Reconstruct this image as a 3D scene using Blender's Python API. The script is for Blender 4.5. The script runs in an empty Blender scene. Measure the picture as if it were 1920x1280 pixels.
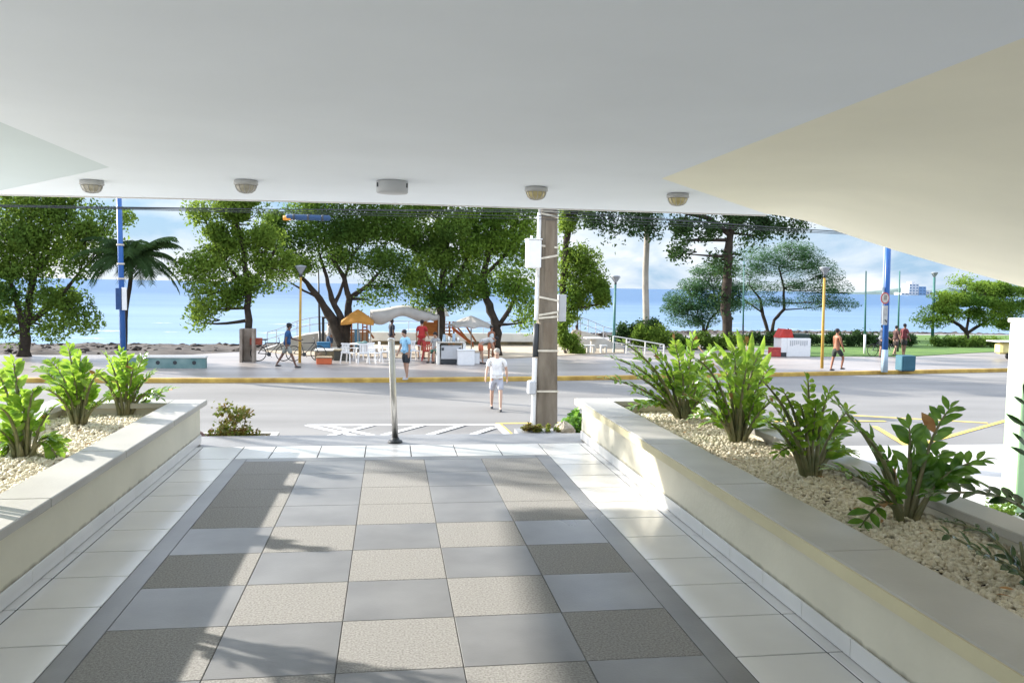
import bpy, math, random
import numpy as np
from mathutils import Vector, Matrix, Euler
PI = math.pi
scn = bpy.context.scene
COL = scn.collection

# ---------------------------------------------------------------- camera, sky, sun, exposure
H = 1.65
FPX, YAW, PITCH, ROLL = 1543.8, .14765, .0670, .01778
cf = Vector((math.sin(YAW)*math.cos(PITCH), math.cos(YAW)*math.cos(PITCH), -math.sin(PITCH)))
cr0 = Vector((math.cos(YAW), -math.sin(YAW), 0)); cu0 = cr0.cross(cf)
cr = math.cos(ROLL)*cr0 + math.sin(ROLL)*cu0
cu = -math.sin(ROLL)*cr0 + math.cos(ROLL)*cu0
cam = bpy.data.cameras.new('camera'); camo = bpy.data.objects.new('camera', cam); COL.objects.link(camo)
cam.sensor_width = 36; cam.lens = FPX/1920*36; cam.clip_start = .05; cam.clip_end = 30000
camo.matrix_world = Matrix(((cr.x, cu.x, -cf.x, 0), (cr.y, cu.y, -cf.y, 0), (cr.z, cu.z, -cf.z, H), (0, 0, 0, 1)))
scn.camera = camo

SUN_AZ = math.atan2(-.857, .515)        # from the left, somewhat ahead
SUN_EL = math.radians(20.7)
sd = Vector((math.sin(SUN_AZ)*math.cos(SUN_EL), math.cos(SUN_AZ)*math.cos(SUN_EL), math.sin(SUN_EL)))
L = bpy.data.lights.new('sun', 'SUN'); L.energy = 3.3; L.angle = math.radians(.8); L.color = (1, .95, .87)
lo = bpy.data.objects.new('sun', L); COL.objects.link(lo); lo.rotation_euler = sd.to_track_quat('Z', 'Y').to_euler()

w = bpy.data.worlds.new('World'); scn.world = w; w.use_nodes = True
nt = w.node_tree; nt.nodes.clear()
def N(t, ty, **kw):
    n = t.nodes.new(ty)
    for k, v in kw.items(): setattr(n, k, v)
    return n
sky = N(nt, 'ShaderNodeTexSky', sky_type='NISHITA', sun_disc=False, sun_elevation=SUN_EL, sun_rotation=SUN_AZ,
        air_density=1.0, dust_density=.6, ozone_density=2.2)
tint = N(nt, 'ShaderNodeMix', data_type='RGBA', blend_type='MULTIPLY'); tint.inputs[0].default_value = 1
tint.inputs[7].default_value = (.92, 1.0, 1.12, 1)
nt.links.new(sky.outputs[0], tint.inputs[6])
tc = N(nt, 'ShaderNodeTexCoord'); mp = N(nt, 'ShaderNodeMapping')
mp.inputs['Scale'].default_value = (2.4, 2.4, 7.0); mp.inputs['Location'].default_value = (.35, .1, .2)
nt.links.new(tc.outputs['Generated'], mp.inputs[0])
cn = N(nt, 'ShaderNodeTexNoise'); cn.inputs['Scale'].default_value = 2.6; cn.inputs['Detail'].default_value = 9
cn.inputs['Roughness'].default_value = .56; cn.inputs['Distortion'].default_value = .35
nt.links.new(mp.outputs[0], cn.inputs[0])
rp = N(nt, 'ShaderNodeValToRGB'); rp.color_ramp.elements[0].position = .38; rp.color_ramp.elements[1].position = .66
rp.color_ramp.elements[1].color = (.92, .92, .92, 1)
nt.links.new(cn.outputs[0], rp.inputs[0])
cm = N(nt, 'ShaderNodeMix', data_type='RGBA'); nt.links.new(rp.outputs[0], cm.inputs[0])
szl = N(nt, 'ShaderNodeSeparateXYZ'); nt.links.new(tc.outputs['Generated'], szl.inputs[0])
lo_ = N(nt, 'ShaderNodeMapRange', interpolation_type='SMOOTHSTEP'); lo_.inputs[1].default_value = 0; lo_.inputs[2].default_value = .45; lo_.inputs[3].default_value = .8; lo_.inputs[4].default_value = .1
nt.links.new(szl.outputs[2], lo_.inputs[0]); bl = N(nt, 'ShaderNodeMix', data_type='RGBA'); nt.links.new(lo_.outputs[0], bl.inputs[0]); nt.links.new(tint.outputs[2], bl.inputs[6]); bl.inputs[7].default_value = (3.3, 5.2, 7.4, 1)
nt.links.new(bl.outputs[2], cm.inputs[6]); cm.inputs[7].default_value = (9.0, 9.1, 9.3, 1)
bg = N(nt, 'ShaderNodeBackground'); bg.inputs[1].default_value = .10
sz = N(nt, 'ShaderNodeSeparateXYZ'); nt.links.new(tc.outputs['Generated'], sz.inputs[0])
el = N(nt, 'ShaderNodeMapRange', interpolation_type='SMOOTHSTEP'); el.inputs[1].default_value = .08; el.inputs[2].default_value = .5
el.inputs[3].default_value = .35; el.inputs[4].default_value = 1.0; nt.links.new(sz.outputs[2], el.inputs[0])   # low sky dimmed; unseen sky overhead left brighter as added fill light
gm = N(nt, 'ShaderNodeVectorMath', operation='SCALE'); nt.links.new(cm.outputs[2], gm.inputs[0]); nt.links.new(el.outputs[0], gm.inputs['Scale'])
nt.links.new(gm.outputs[0], bg.inputs[0])
wo = N(nt, 'ShaderNodeOutputWorld'); nt.links.new(bg.outputs[0], wo.inputs[0])

scn.view_settings.view_transform = 'Standard'; scn.view_settings.look = 'None'
scn.view_settings.exposure = 1.9; scn.view_settings.gamma = 1
scn.cycles.use_denoising = True
scn.cycles.max_bounces = 10; scn.cycles.diffuse_bounces = 6; scn.cycles.transparent_max_bounces = 8
scn.cycles.sample_clamp_indirect = 6

# ---------------------------------------------------------------- helpers
rng = random.Random(7)
NP = np.random.default_rng(7)
def gp(x, y, z):                         # ground point at height z seen at photo pixel (x, y)
    d = cf + cr*((x-960)/FPX) + cu*((640-y)/FPX)
    return Vector((0, 0, H)) + d*((z-H)/d.z)
def at(x, y, Y):                         # point at distance Y
    d = cf + cr*((x-960)/FPX) + cu*((640-y)/FPX)
    return Vector((0, 0, H)) + d*(Y/d.y)

class MB:
    def __init__(s): s.v = []; s.f = []; s.m = []
    def add(s, vs, fs, m=0):
        o = len(s.v); s.v += [tuple(p) for p in vs]; s.f += [tuple(i+o for i in f) for f in fs]; s.m += [m]*len(fs); return s
    def box(s, x0, x1, y0, y1, z0, z1, m=0, M=None):
        vs = [Vector((x, y, z)) for z in (z0, z1) for x, y in ((x0, y0), (x1, y0), (x1, y1), (x0, y1))]
        if M is not None: vs = [M @ p for p in vs]
        return s.add(vs, [(3, 2, 1, 0), (4, 5, 6, 7), (0, 1, 5, 4), (1, 2, 6, 5), (2, 3, 7, 6), (3, 0, 4, 7)], m)
    def bbox(s, x0, x1, y0, y1, z0, z1, b=.01, m=0, M=None):     # box with chamfered edges (rounded-rect rings)
        def ring(x0, x1, y0, y1, z): return [(x0+b, y0, z), (x1-b, y0, z), (x1, y0+b, z), (x1, y1-b, z), (x1-b, y1, z), (x0+b, y1, z), (x0, y1-b, z), (x0, y0+b, z)]
        rs = [ring(x0+b, x1-b, y0+b, y1-b, z0), ring(x0, x1, y0, y1, z0+b), ring(x0, x1, y0, y1, z1-b), ring(x0+b, x1-b, y0+b, y1-b, z1)]
        vs = [Vector(p) for r in rs for p in r]
        if M is not None: vs = [M @ p for p in vs]
        fs = [tuple(range(7, -1, -1)), tuple(range(24, 32))]
        for k in range(3):
            for i in range(8):
                j = (i+1) % 8; fs.append((k*8+i, k*8+j, k*8+8+j, k*8+8+i))
        return s.add(vs, fs, m)
    def tube(s, pts, rad, n=8, m=0, cap=True, flat=1.0):
        pts = [Vector(p) for p in pts]
        if not hasattr(rad, '__len__'): rad = [rad]*len(pts)
        t0 = (pts[1]-pts[0]).normalized(); a = t0.orthogonal().normalized(); vs = []
        for i, p in enumerate(pts):
            t = (pts[min(i+1, len(pts)-1)]-pts[max(i-1, 0)]).normalized()
            a = (a - t*a.dot(t)).normalized(); b = t.cross(a)
            for k in range(n):
                q = 2*PI*k/n; vs.append(p + (a*math.cos(q)*flat + b*math.sin(q))*rad[i])
        fs = []
        for i in range(len(pts)-1):
            for k in range(n):
                l = (k+1) % n; fs.append((i*n+k, i*n+l, (i+1)*n+l, (i+1)*n+k))
        if cap: fs += [tuple(range(n-1, -1, -1)), tuple(range((len(pts)-1)*n, len(pts)*n))]
        return s.add(vs, fs, m)
    def bar(s, a, b, w, d=None, m=0):                      # rectangular bar between two points
        a, b = Vector(a), Vector(b); t = (b-a).normalized(); d = d or w
        u = Vector((0, 0, 1)) if abs(t.z) < .9 else Vector((1, 0, 0))
        r = t.cross(u).normalized()*w/2; q = r.cross(t).normalized()*d/2
        vs = [p+i*r+j*q for p in (a, b) for i, j in ((-1, -1), (1, -1), (1, 1), (-1, 1))]
        return s.add(vs, [(3, 2, 1, 0), (4, 5, 6, 7), (0, 1, 5, 4), (1, 2, 6, 5), (2, 3, 7, 6), (3, 0, 4, 7)], m)
    def lathe(s, prof, n=20, m=0, c=(0, 0, 0), M=None):
        vs = []
        for r, z in prof:
            for k in range(n):
                p = Vector((r*math.cos(2*PI*k/n), r*math.sin(2*PI*k/n), z))
                if M is not None: p = M @ p
                vs.append(p+Vector(c))
        fs = []
        for i in range(len(prof)-1):
            for k in range(n):
                l = (k+1) % n; fs.append((i*n+k, i*n+l, (i+1)*n+l, (i+1)*n+k))
        fs += [tuple(range(n-1, -1, -1)), tuple(range((len(prof)-1)*n, len(prof)*n))]
        return s.add(vs, fs, m)
    def prism(s, poly, z0, z1, m=0):
        n = len(poly); vs = [(x, y, z0) for x, y in poly]+[(x, y, z1) for x, y in poly]
        return s.add(vs, [tuple(range(n-1, -1, -1)), tuple(range(n, 2*n))]+[(i, (i+1) % n, n+(i+1) % n, n+i) for i in range(n)], m)
    def ell(s, c, r, n=12, m=0, k=7, M=None):
        prof = [(max(.001, math.sin(PI*i/k)), -math.cos(PI*i/k)) for i in range(k+1)]
        S = Matrix.Diagonal((*r, 1)); S = (M @ S) if M is not None else S
        return s.lathe(prof, n, m, c, S)
    def build(s, name, mats, parent=None, smooth=False, bevel=0):
        me = bpy.data.meshes.new(name); me.from_pydata([tuple(v) for v in s.v], [], s.f)
        if not isinstance(mats, (list, tuple)): mats = [mats]
        for q in mats: me.materials.append(q)
        if len(mats) > 1: me.polygons.foreach_set('material_index', s.m)
        if smooth: me.shade_smooth()
        me.validate()
        return link(name, me, parent, bevel)
def link(name, me, parent=None, bevel=0):
    o = bpy.data.objects.new(name, me); COL.objects.link(o)
    if parent is not None: o.parent = parent
    if bevel:
        b = o.modifiers.new('bevel', 'BEVEL'); b.width = bevel; b.segments = 2; b.limit_method = 'ANGLE'
    return o
def thing(name, label, cat, loc=(0, 0, 0), rz=0, group=None):
    o = bpy.data.objects.new(name, None); COL.objects.link(o); o.empty_display_size = .1
    o.location = loc; o.rotation_euler = (0, 0, rz); o['label'] = label; o['category'] = cat
    if group: o['group'] = group
    return o
def tag(o, label, cat, group=None):
    o['label'] = label; o['category'] = cat
    if group: o['group'] = group
    return o
def struct(o): o['kind'] = 'structure'; return o
def copy_tree(o, parent=None):
    c = o.copy(); COL.objects.link(c)
    if parent is not None: c.parent = parent
    for ch in [q for q in bpy.data.objects if q.parent == o]: copy_tree(ch, c)
    return c

def mat(name, col, rough=.6, var=.12, scale=6, bump=0, bscale=40, metal=0, col2=None, trans=0, coat=0, spec=.5, detail=5, stretch=(1, 1, 1), rv=None):
    m = bpy.data.materials.new(name); m.use_nodes = True; t = m.node_tree
    b = t.nodes['Principled BSDF']; b.inputs['Roughness'].default_value = rough; b.inputs['Metallic'].default_value = metal
    b.inputs['Specular IOR Level'].default_value = spec
    if rv:
        rn = N(t, 'ShaderNodeTexNoise'); rn.inputs['Scale'].default_value = rv[0]; rn.inputs['Detail'].default_value = 7; rm = N(t, 'ShaderNodeMapRange'); rm.inputs[1].default_value = .3; rm.inputs[2].default_value = .7; rm.inputs[3].default_value = rough-rv[1]; rm.inputs[4].default_value = rough+rv[1]
        t.links.new(rn.outputs[0], rm.inputs[0]); t.links.new(rm.outputs[0], b.inputs['Roughness'])
    if coat: b.inputs['Coat Weight'].default_value = coat; b.inputs['Coat Roughness'].default_value = .08
    tcn = N(t, 'ShaderNodeTexCoord'); mpn = N(t, 'ShaderNodeMapping'); mpn.inputs['Scale'].default_value = stretch
    t.links.new(tcn.outputs['Object'], mpn.inputs[0])
    no = N(t, 'ShaderNodeTexNoise'); no.inputs['Scale'].default_value = scale; no.inputs['Detail'].default_value = detail
    t.links.new(mpn.outputs[0], no.inputs[0])
    r = N(t, 'ShaderNodeValToRGB'); r.color_ramp.elements[0].position = .3; r.color_ramp.elements[1].position = .7
    c2 = col2 or [min(1, c*(1+var)) for c in col]; c1 = col if col2 else [c*(1-var) for c in col]
    r.color_ramp.elements[0].color = (*c1, 1); r.color_ramp.elements[1].color = (*c2, 1)
    t.links.new(no.outputs[0], r.inputs[0]); t.links.new(r.outputs[0], b.inputs['Base Color'])
    if bump:
        n2 = N(t, 'ShaderNodeTexNoise'); n2.inputs['Scale'].default_value = bscale; n2.inputs['Detail'].default_value = 6
        t.links.new(mpn.outputs[0], n2.inputs[0])
        bp = N(t, 'ShaderNodeBump'); bp.inputs['Strength'].default_value = min(1, bump); bp.inputs['Distance'].default_value = .02
        t.links.new(n2.outputs[0], bp.inputs['Height']); t.links.new(bp.outputs[0], b.inputs['Normal'])
    if trans:
        tr = N(t, 'ShaderNodeBsdfTranslucent'); mx = N(t, 'ShaderNodeMixShader'); mx.inputs[0].default_value = trans
        hs = N(t, 'ShaderNodeHueSaturation'); hs.inputs['Value'].default_value = 1.7; hs.inputs['Hue'].default_value = .48
        t.links.new(r.outputs[0], hs.inputs['Color']); t.links.new(hs.outputs[0], tr.inputs[0])
        t.links.new(b.outputs[0], mx.inputs[1]); t.links.new(tr.outputs[0], mx.inputs[2])
        t.links.new(mx.outputs[0], t.nodes['Material Output'].inputs[0])
    return m

M = {}
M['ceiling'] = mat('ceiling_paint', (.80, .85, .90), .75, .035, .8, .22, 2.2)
M['haunch'] = mat('haunch_warm_bounce', (.90, .87, .71), .75, .04, .9, .22, 2.2)  # warm light reflected from below is put into the haunch colour
M['haunch_l'] = mat('haunch_cool', (.62, .70, .72), .75, .03, .6, .05, 60)  # left twin of the haunch, coloured cooler and darker
M['cream'] = mat('cream_wall_paint', (.70, .66, .53), .6, .08, 1.6, .15, 25)
M['lip_bounce'] = mat('lip_bounce_tint', (.62, .56, .36), .6, .08, 2, .1, 25)  # grey cap face with warm light bounced off the floor put into its colour
M['capstone'] = mat('cap_stone', (.46, .44, .40), .42, .10, 2.5, .1, 60)
M['tile'] = mat('glazed_tile', (.72, .71, .69), .18, .07, 1.6, 0, spec=.5, detail=8, rv=(5, .08))
M['grout'] = mat('dark_grout', (.05, .05, .05), .9)
M['granite'] = mat('honed_granite', (.20, .198, .194), .34, .2, 2.2, .05, 80, detail=9, rv=(3.5, .12), spec=.4)
M['flame'] = mat('flamed_granite', (.235, .225, .21), .8, .3, 95, .8, 240, col2=(.47, .455, .425), detail=6)
M['slab'] = mat('slab_edge_stone', (.26, .26, .26), .5, .15, 3, .2, 60)
M['soil'] = mat('soil', (.06, .045, .03), .95, .3, 20, .8, 40)
M['asphalt'] = mat('road_surface', (.205, .196, .182), .7, .2, .55, .35, 40, detail=9, stretch=(.25, 1, 1))
M['pave'] = mat('promenade_paving', (.31, .275, .25), .4, .26, .5, .1, 30, detail=8, stretch=(.35, 1.4, 1))
M['sidewalk'] = mat('sidewalk', (.46, .44, .41), .8, .15, 1.5, .3, 30)
M['kerbyel'] = mat('kerb_paint', (.34, .20, .04), .8, .2, 2.2, .4, 30, col2=(.60, .40, .09), detail=9)
M['paintw'] = mat('white_marking', (.72, .72, .70), .7, .18, 5, .2, 40)
M['painty'] = mat('yellow_marking', (.72, .50, .10), .7, .2, 5, .2, 40)
M['sand'] = mat('sand', (.46, .38, .28), .95, .15, 2, .4, 20)
M['metal'] = mat('brushed_steel', (.60, .58, .54), .28, .05, 20, 0, metal=1)
M['dark'] = mat('dark_metal', (.03, .035, .04), .5)
M['white'] = mat('white_plastic', (.76, .76, .75), .45, .04, 8)
M['greyplastic'] = mat('grey_plastic', (.45, .46, .47), .5, .05, 8)

def grime(m, z0, z1, col, amt=.75):
    t = m.node_tree; bs = t.nodes['Principled BSDF']; src = bs.inputs['Base Color'].links[0].from_socket
    tcx = N(t, 'ShaderNodeTexCoord'); sp = N(t, 'ShaderNodeSeparateXYZ'); t.links.new(tcx.outputs['Object'], sp.inputs[0])
    mp_ = N(t, 'ShaderNodeMapping'); mp_.inputs['Scale'].default_value = (9, 9, 1.5); t.links.new(tcx.outputs['Object'], mp_.inputs[0])
    nz = N(t, 'ShaderNodeTexNoise'); nz.inputs['Scale'].default_value = 1.4; nz.inputs['Detail'].default_value = 8; t.links.new(mp_.outputs[0], nz.inputs[0])
    ad = N(t, 'ShaderNodeMath', operation='MULTIPLY_ADD'); ad.inputs[1].default_value = -(z1-z0)*1.6; t.links.new(nz.outputs[0], ad.inputs[0]); t.links.new(sp.outputs[2], ad.inputs[2])
    mr = N(t, 'ShaderNodeMapRange'); mr.inputs[1].default_value = z0-(z1-z0)*.9; mr.inputs[2].default_value = z1-(z1-z0)*.9; mr.inputs[3].default_value = amt; mr.inputs[4].default_value = 0
    t.links.new(ad.outputs[0], mr.inputs[0]); mx = N(t, 'ShaderNodeMix', data_type='RGBA'); t.links.new(mr.outputs[0], mx.inputs[0]); t.links.new(src, mx.inputs[6]); mx.inputs[7].default_value = (*col, 1)
    t.links.new(mx.outputs[2], bs.inputs['Base Color'])
grime(M['cream'], .09, .115, (.16, .14, .09))
# ---------------------------------------------------------------- walkway floor
XL, XR = -1.90, 2.08          # planter wall faces
YF = 8.46                     # front edge of the white tiles
TS = .4455
def build_floor():
    b = MB()
    g = .0045
    b.box(-1.95, 2.13, -4.5, YF, -.18, -.004, 1)
    def t(x0, x1, y0, y1, m, gap=g): 
        if x1-x0 > .02 and y1-y0 > .02:
            c = .0025
            b.add([(x0+gap, y0+gap, -.0039), (x1-gap, y0+gap, -.0039), (x1-gap, y1-gap, -.0039), (x0+gap, y1-gap, -.0039),
                   (x0+gap+c, y0+gap+c, 0), (x1-gap-c, y0+gap+c, 0), (x1-gap-c, y1-gap-c, 0), (x0+gap+c, y1-gap-c, 0)],
                  [(4, 5, 6, 7), (0, 1, 5, 4), (1, 2, 6, 5), (2, 3, 7, 6), (3, 0, 4, 7)], m)
    bx0, bx1, bt = -1.43, 1.555, 7.88
    S = .546; cx0, cy0 = -1.309, 7.74
    # front row of white tiles
    xs = [bx0+TS*k+.31-TS for k in range(0, 8)]
    xs = [bx0, -1.12, -.675, -.23, .215, .66, 1.105, bx1]
    for a, c in zip(xs[:-1], xs[1:]): t(a, c, bt, YF, 0)
    t(-1.83, bx0, bt, YF, 0); t(bx1, 2.0, bt, YF, 0); t(XL, -1.83, bt, YF, 0); t(2.0, XR, bt, YF, 0)
    y = bt
    while y > -4.4:
        y2 = max(y-TS, -4.5)
        for a, c in ((bx1, 2.0), (2.0, XR), (-1.83, bx0), (XL, -1.83)): t(a, c, y2, y, 0)
        y = y2
    # granite border and chequer
    t(bx0, cx0, -4.5, bt, 2, .0005); t(cx0+5*S, bx1, -4.5, bt, 2, .0005); t(cx0, cx0+5*S, cy0, bt, 2, .0005)
    for j in range(22):
        for i in range(5):
            tex = (i % 2 == 0) if j < 4 else ((i+j) % 2 == 1)
            y1 = cy0-j*S*(.96 if j < 4 else 1) - (0 if j < 4 else -.087)
            y0 = cy0-(j+1)*S*(.96 if j < 4 else 1) - (0 if j < 4 else -.087)
            t(cx0+i*S, cx0+(i+1)*S, y0, y1, 3 if tex else 2, .0012)
    return struct(b.build('floor', [M['tile'], M['grout'], M['granite'], M['flame']]))
build_floor()
# outer slab, hidden steps, building plinth
b = MB(); b.box(-3.4, 3.5, YF+.002, 9.12, -1.9, -.012)
struct(b.build('landing', M['slab']))
b = MB(); b.box(-8.5, -1.952, -6.5, YF, -1.9, -.03); b.box(2.132, 3.5, -6.5, YF, -1.9, -.03); b.box(-1.951, 2.131, -9, -4.502, -1.9, -.03)
struct(b.build('terrace', mat('bounce_terrace', (.60, .585, .55), .8, .08, 2, .2, 30)))  # unseen terrace, made pale to bounce sunlight up to the canopy
b = MB()
for k in range(9): b.box(-1.3, 1.95, 9.123+k*.3, 9.42+k*.3, -1.9, -.2-k*.18)
tag(b.build('entrance_steps', M['slab']), 'grey stone steps going down from the tiled walkway to the street', 'steps')

# ---------------------------------------------------------------- planters
def planter(label, xa, xb, ya, yb, wall_side, capw, outw, lip):
    """low wall box: xa..xb outer faces, wall_side +1 when the walkway is on its +x side"""
    t = thing('planter', label, 'planter', ((xa+xb)/2, ya, 0))
    ox, oy = (xa+xb)/2, ya
    w = MB(); th = .14
    for x0, x1 in ((xa, xa+th), (xb-th, xb)): w.box(x0-ox, x1-ox, 0, yb-oy, -.03, .385)
    w.box(xa+th-ox, xb-th-ox, yb-th-oy, yb-oy, -.03, .385); w.box(xa+th-ox, xb-th-ox, 0, th, -.03, .385)
    w.build('wall', M['cream'], t)
    c = MB(); ov = .06
    if wall_side > 0: ix0, ix1 = xa+outw, xb+ov-capw; x0, x1 = xa-.03, xb+ov
    else: ix0, ix1 = xa-ov+capw, xb-outw; x0, x1 = xa-ov, xb+.03
    yb2 = yb+.06
    yy = yb2
    while yy > ya:
        y2 = max(yy-1.31, ya); c.bbox(x0-ox, ix0-ox, y2+.0015-oy, yy-oy, .386, .44, .006); c.bbox(ix1-ox, x1-ox, y2+.0015-oy, yy-oy, .386, .44, .006); yy = y2
    c.bbox(ix0+.002-ox, ix1-.002-ox, yb-.20-oy, yb2-oy, .386, .44, .006)
    c.build('cap', M['capstone'], t)
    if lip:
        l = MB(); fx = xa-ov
        l.box(fx-.012-ox, fx-.001-ox, 0, yb2+.006-oy, .372, .434); l.build('cap_lip', M['lip_bounce'], t)
    # glazed skirting along the walkway side
    s = MB(); y = yb-.002
    fx = xb if wall_side > 0 else xa
    while y > ya:
        y2 = max(y-TS, ya)
        if wall_side > 0: s.bbox(fx+.001-ox, fx+.012-ox, y2+.004-oy, y-oy, .003, .092, .002)
        else: s.bbox(fx-.012-ox, fx-.001-ox, y2+.004-oy, y-oy, .003, .092, .002)
        y = y2
    s.build('skirting', M['tile'], t)
    sb = MB(); sb.box(xa+th+.001-ox, xb-th-.001-ox, th+.001, yb-th-.001-oy, -.02, .30); sb.build('soil', M['soil'], t)
    return t
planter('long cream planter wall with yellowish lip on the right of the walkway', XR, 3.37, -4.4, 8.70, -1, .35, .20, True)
planter('long cream planter wall with grey stone cap on the left of the walkway', -3.3, XL, -4.4, 8.66, 1, .32, .20, False)

# gravel: individual pale pebbles
def gravel(name, x0, x1, y0, y1, z, n, lab, m):
    g = NP
    t = (1+5**.5)/2
    ico = np.array([(-1, t, 0), (1, t, 0), (-1, -t, 0), (1, -t, 0), (0, -1, t), (0, 1, t), (0, -1, -t), (0, 1, -t), (t, 0, -1), (t, 0, 1), (-t, 0, -1), (-t, 0, 1)], float)
    ico /= np.linalg.norm(ico[0])
    F = np.array([(0, 11, 5), (0, 5, 1), (0, 1, 7), (0, 7, 10), (0, 10, 11), (1, 5, 9), (5, 11, 4), (11, 10, 2), (10, 7, 6), (7, 1, 8), (3, 9, 4), (3, 4, 2), (3, 2, 6), (3, 6, 8), (3, 8, 9), (4, 9, 5), (2, 4, 11), (6, 2, 10), (8, 6, 7), (9, 8, 1)])
    yy = y0+(y1-y0)*g.random(n)**1.25
    c = np.stack([x0+(x1-x0)*g.random(n), yy, z+.022*g.random(n)+.012*np.sin(yy*5)+.01*g.random(n)], 1)
    r = (.010+.012*g.random(n)**1.5)[:, None, None]*(1+.32*g.standard_normal((n, 12, 1))*.6)
    sc = .65+.6*g.random((n, 1, 3)); sc[:, :, 2] *= .85
    a = g.random(n)*2*PI; ca, sa = np.cos(a)[:, None], np.sin(a)[:, None]
    v = ico[None]*r*sc
    v = np.stack([v[..., 0]*ca-v[..., 1]*sa, v[..., 0]*sa+v[..., 1]*ca, v[..., 2]], -1)+c[:, None]
    f = F[None]+(np.arange(n)*12)[:, None, None]
    me = bpy.data.meshes.new(name); fast_mesh(me, v.reshape(-1, 3), f.reshape(-1, 3)); me.materials.append(m); me.shade_smooth()
    o = link(name, me); o['kind'] = 'stuff'; o['label'] = lab; return o
def fast_mesh(me, v, f):
    k = f.shape[1]
    me.vertices.add(len(v)); me.vertices.foreach_set('co', v.astype(np.float32).ravel())
    me.loops.add(f.size); me.loops.foreach_set('vertex_index', f.astype(np.int32).ravel())
    me.polygons.add(len(f)); me.polygons.foreach_set('loop_start', np.arange(0, f.size, k, dtype=np.int32))
    me.polygons.foreach_set('loop_total', np.full(len(f), k, dtype=np.int32)); me.update(); me.validate()
M['pebble'] = mat('pebbles', (.62, .54, .38), .8, .3, 28, .3, 90, col2=(.86, .81, .66), detail=2)
gravel('gravel', XR+.15, 3.22, 1.6, 8.58, .302, 26000, 'cream pebbles filling the right planter', M['pebble'])
gravel('gravel', -3.14, XL-.15, 3.6, 8.54, .302, 15000, 'cream pebbles filling the left planter', M['pebble'])
# ---------------------------------------------------------------- canopy
ZC = 2.5
def build_canopy():
    t = thing('entrance_canopy', 'white concrete canopy with sloping cream haunches above the tiled walkway', 'canopy', (0, 0, ZC))
    # flat soffit polygon (thin plate), front edge slightly skewed as built
    A, C = (2.07, 6.2), (4.19, 8.8)
    Al, Cl = (-2.13, 6.75), (-4.05, 9.15)
    poly = [(A[0], -5), A, C, (4.19, 8.85), (0, 8.86), (-4.2, 9.25), Cl, Al, (Al[0], -5)]
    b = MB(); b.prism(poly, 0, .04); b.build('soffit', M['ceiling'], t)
    # drip edge along the front
    fr = [(4.19, 8.85), (0, 8.86), (-4.65, 9.32)]
    b = MB()
    for (p, q) in zip(fr[:-1], fr[1:]):
        b.bar((p[0], p[1]+.02, .018), (q[0], q[1]+.02, .018), .05, .055)
    b.build('drip_edge', mat('drip_edge_paint', (.62, .60, .57), .6, .05), t)
    # haunches as ruled surfaces
    def loft(U, Lw, name, m, nj=14):
        v = []; f = []; ni = len(U)
        for i in range(ni):
            for j in range(nj+1):
                s = j/nj; p = Vector(U[i]).lerp(Vector(Lw[i]), s)
                p.z -= 0.0
                v.append(p)
        for i in range(ni-1):
            for j in range(nj): a = i*(nj+1)+j; f.append((a, a+1, a+nj+2, a+nj+1))
        mb = MB(); mb.add(v, f); o = mb.build(name, m, t, smooth=True)
        # outer face of the haunch up to the roof slab, so that it is a solid mass
        v2 = []; f2 = []
        for q in Lw: v2 += [Vector(q)+Vector((0, .0, 0)), Vector((q[0], q[1], .12))]
        for i in range(len(Lw)-1): f2.append((2*i, 2*i+2, 2*i+3, 2*i+1))
        mb = MB(); mb.add(v2, f2); mb.build('haunch_fascia', m, t)
        return o
    n = 24
    def lerpath(P, n):
        P = [Vector(p) for p in P]; d = [0]
        for a, c in zip(P[:-1], P[1:]): d.append(d[-1]+(c-a).length)
        out = []
        for k in range(n+1):
            s = d[-1]*k/n
            for i in range(len(P)-1):
                if s <= d[i+1]+1e-9: out.append(P[i].lerp(P[i+1], (s-d[i])/max(1e-9, d[i+1]-d[i]))); break
        return out
    CR = [(2.07, 6.2, .0), (3.13, 7.5, .0), (4.19, 8.8, .0), (4.45, 8.83, -.012), (4.66, 8.83, -.045), (5.1, 8.83, -.175), (5.66, 8.83, -.33), (6.45, 8.83, -.52), (7.44, 8.83, -.75), (9.2, 8.83, -1.13)]
    U = lerpath([(2.07, 6.2, 0), (2.07, -5, 0)], n)
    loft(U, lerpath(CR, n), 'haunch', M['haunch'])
    LR = [(-2.13, 6.75, 0), (-3.1, 7.95, 0), (-4.05, 9.15, 0), (-4.4, 9.2, -.02), (-4.65, 9.3, -.08), (-4.65, 4, -.22), (-4.65, -5, -.3)]
    U = lerpath([(-2.13, 6.75, 0), (-2.13, -5, 0)], n)
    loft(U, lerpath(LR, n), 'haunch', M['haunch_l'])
    b = MB(); b.prism([(-4.65, -5), (9.3, -5), (9.3, 8.84), (0, 8.85), (-4.65, 9.34)], .09, .9); b.build('roof_slab', M['ceiling'], t)
    for yy in (-4.5, 3.2): b = MB(); b.bbox(8.7, 9.1, yy, yy+.4, -4.4, -1.05, .03); b.build('column', M['haunch'], t)
    return t
build_canopy()
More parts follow.
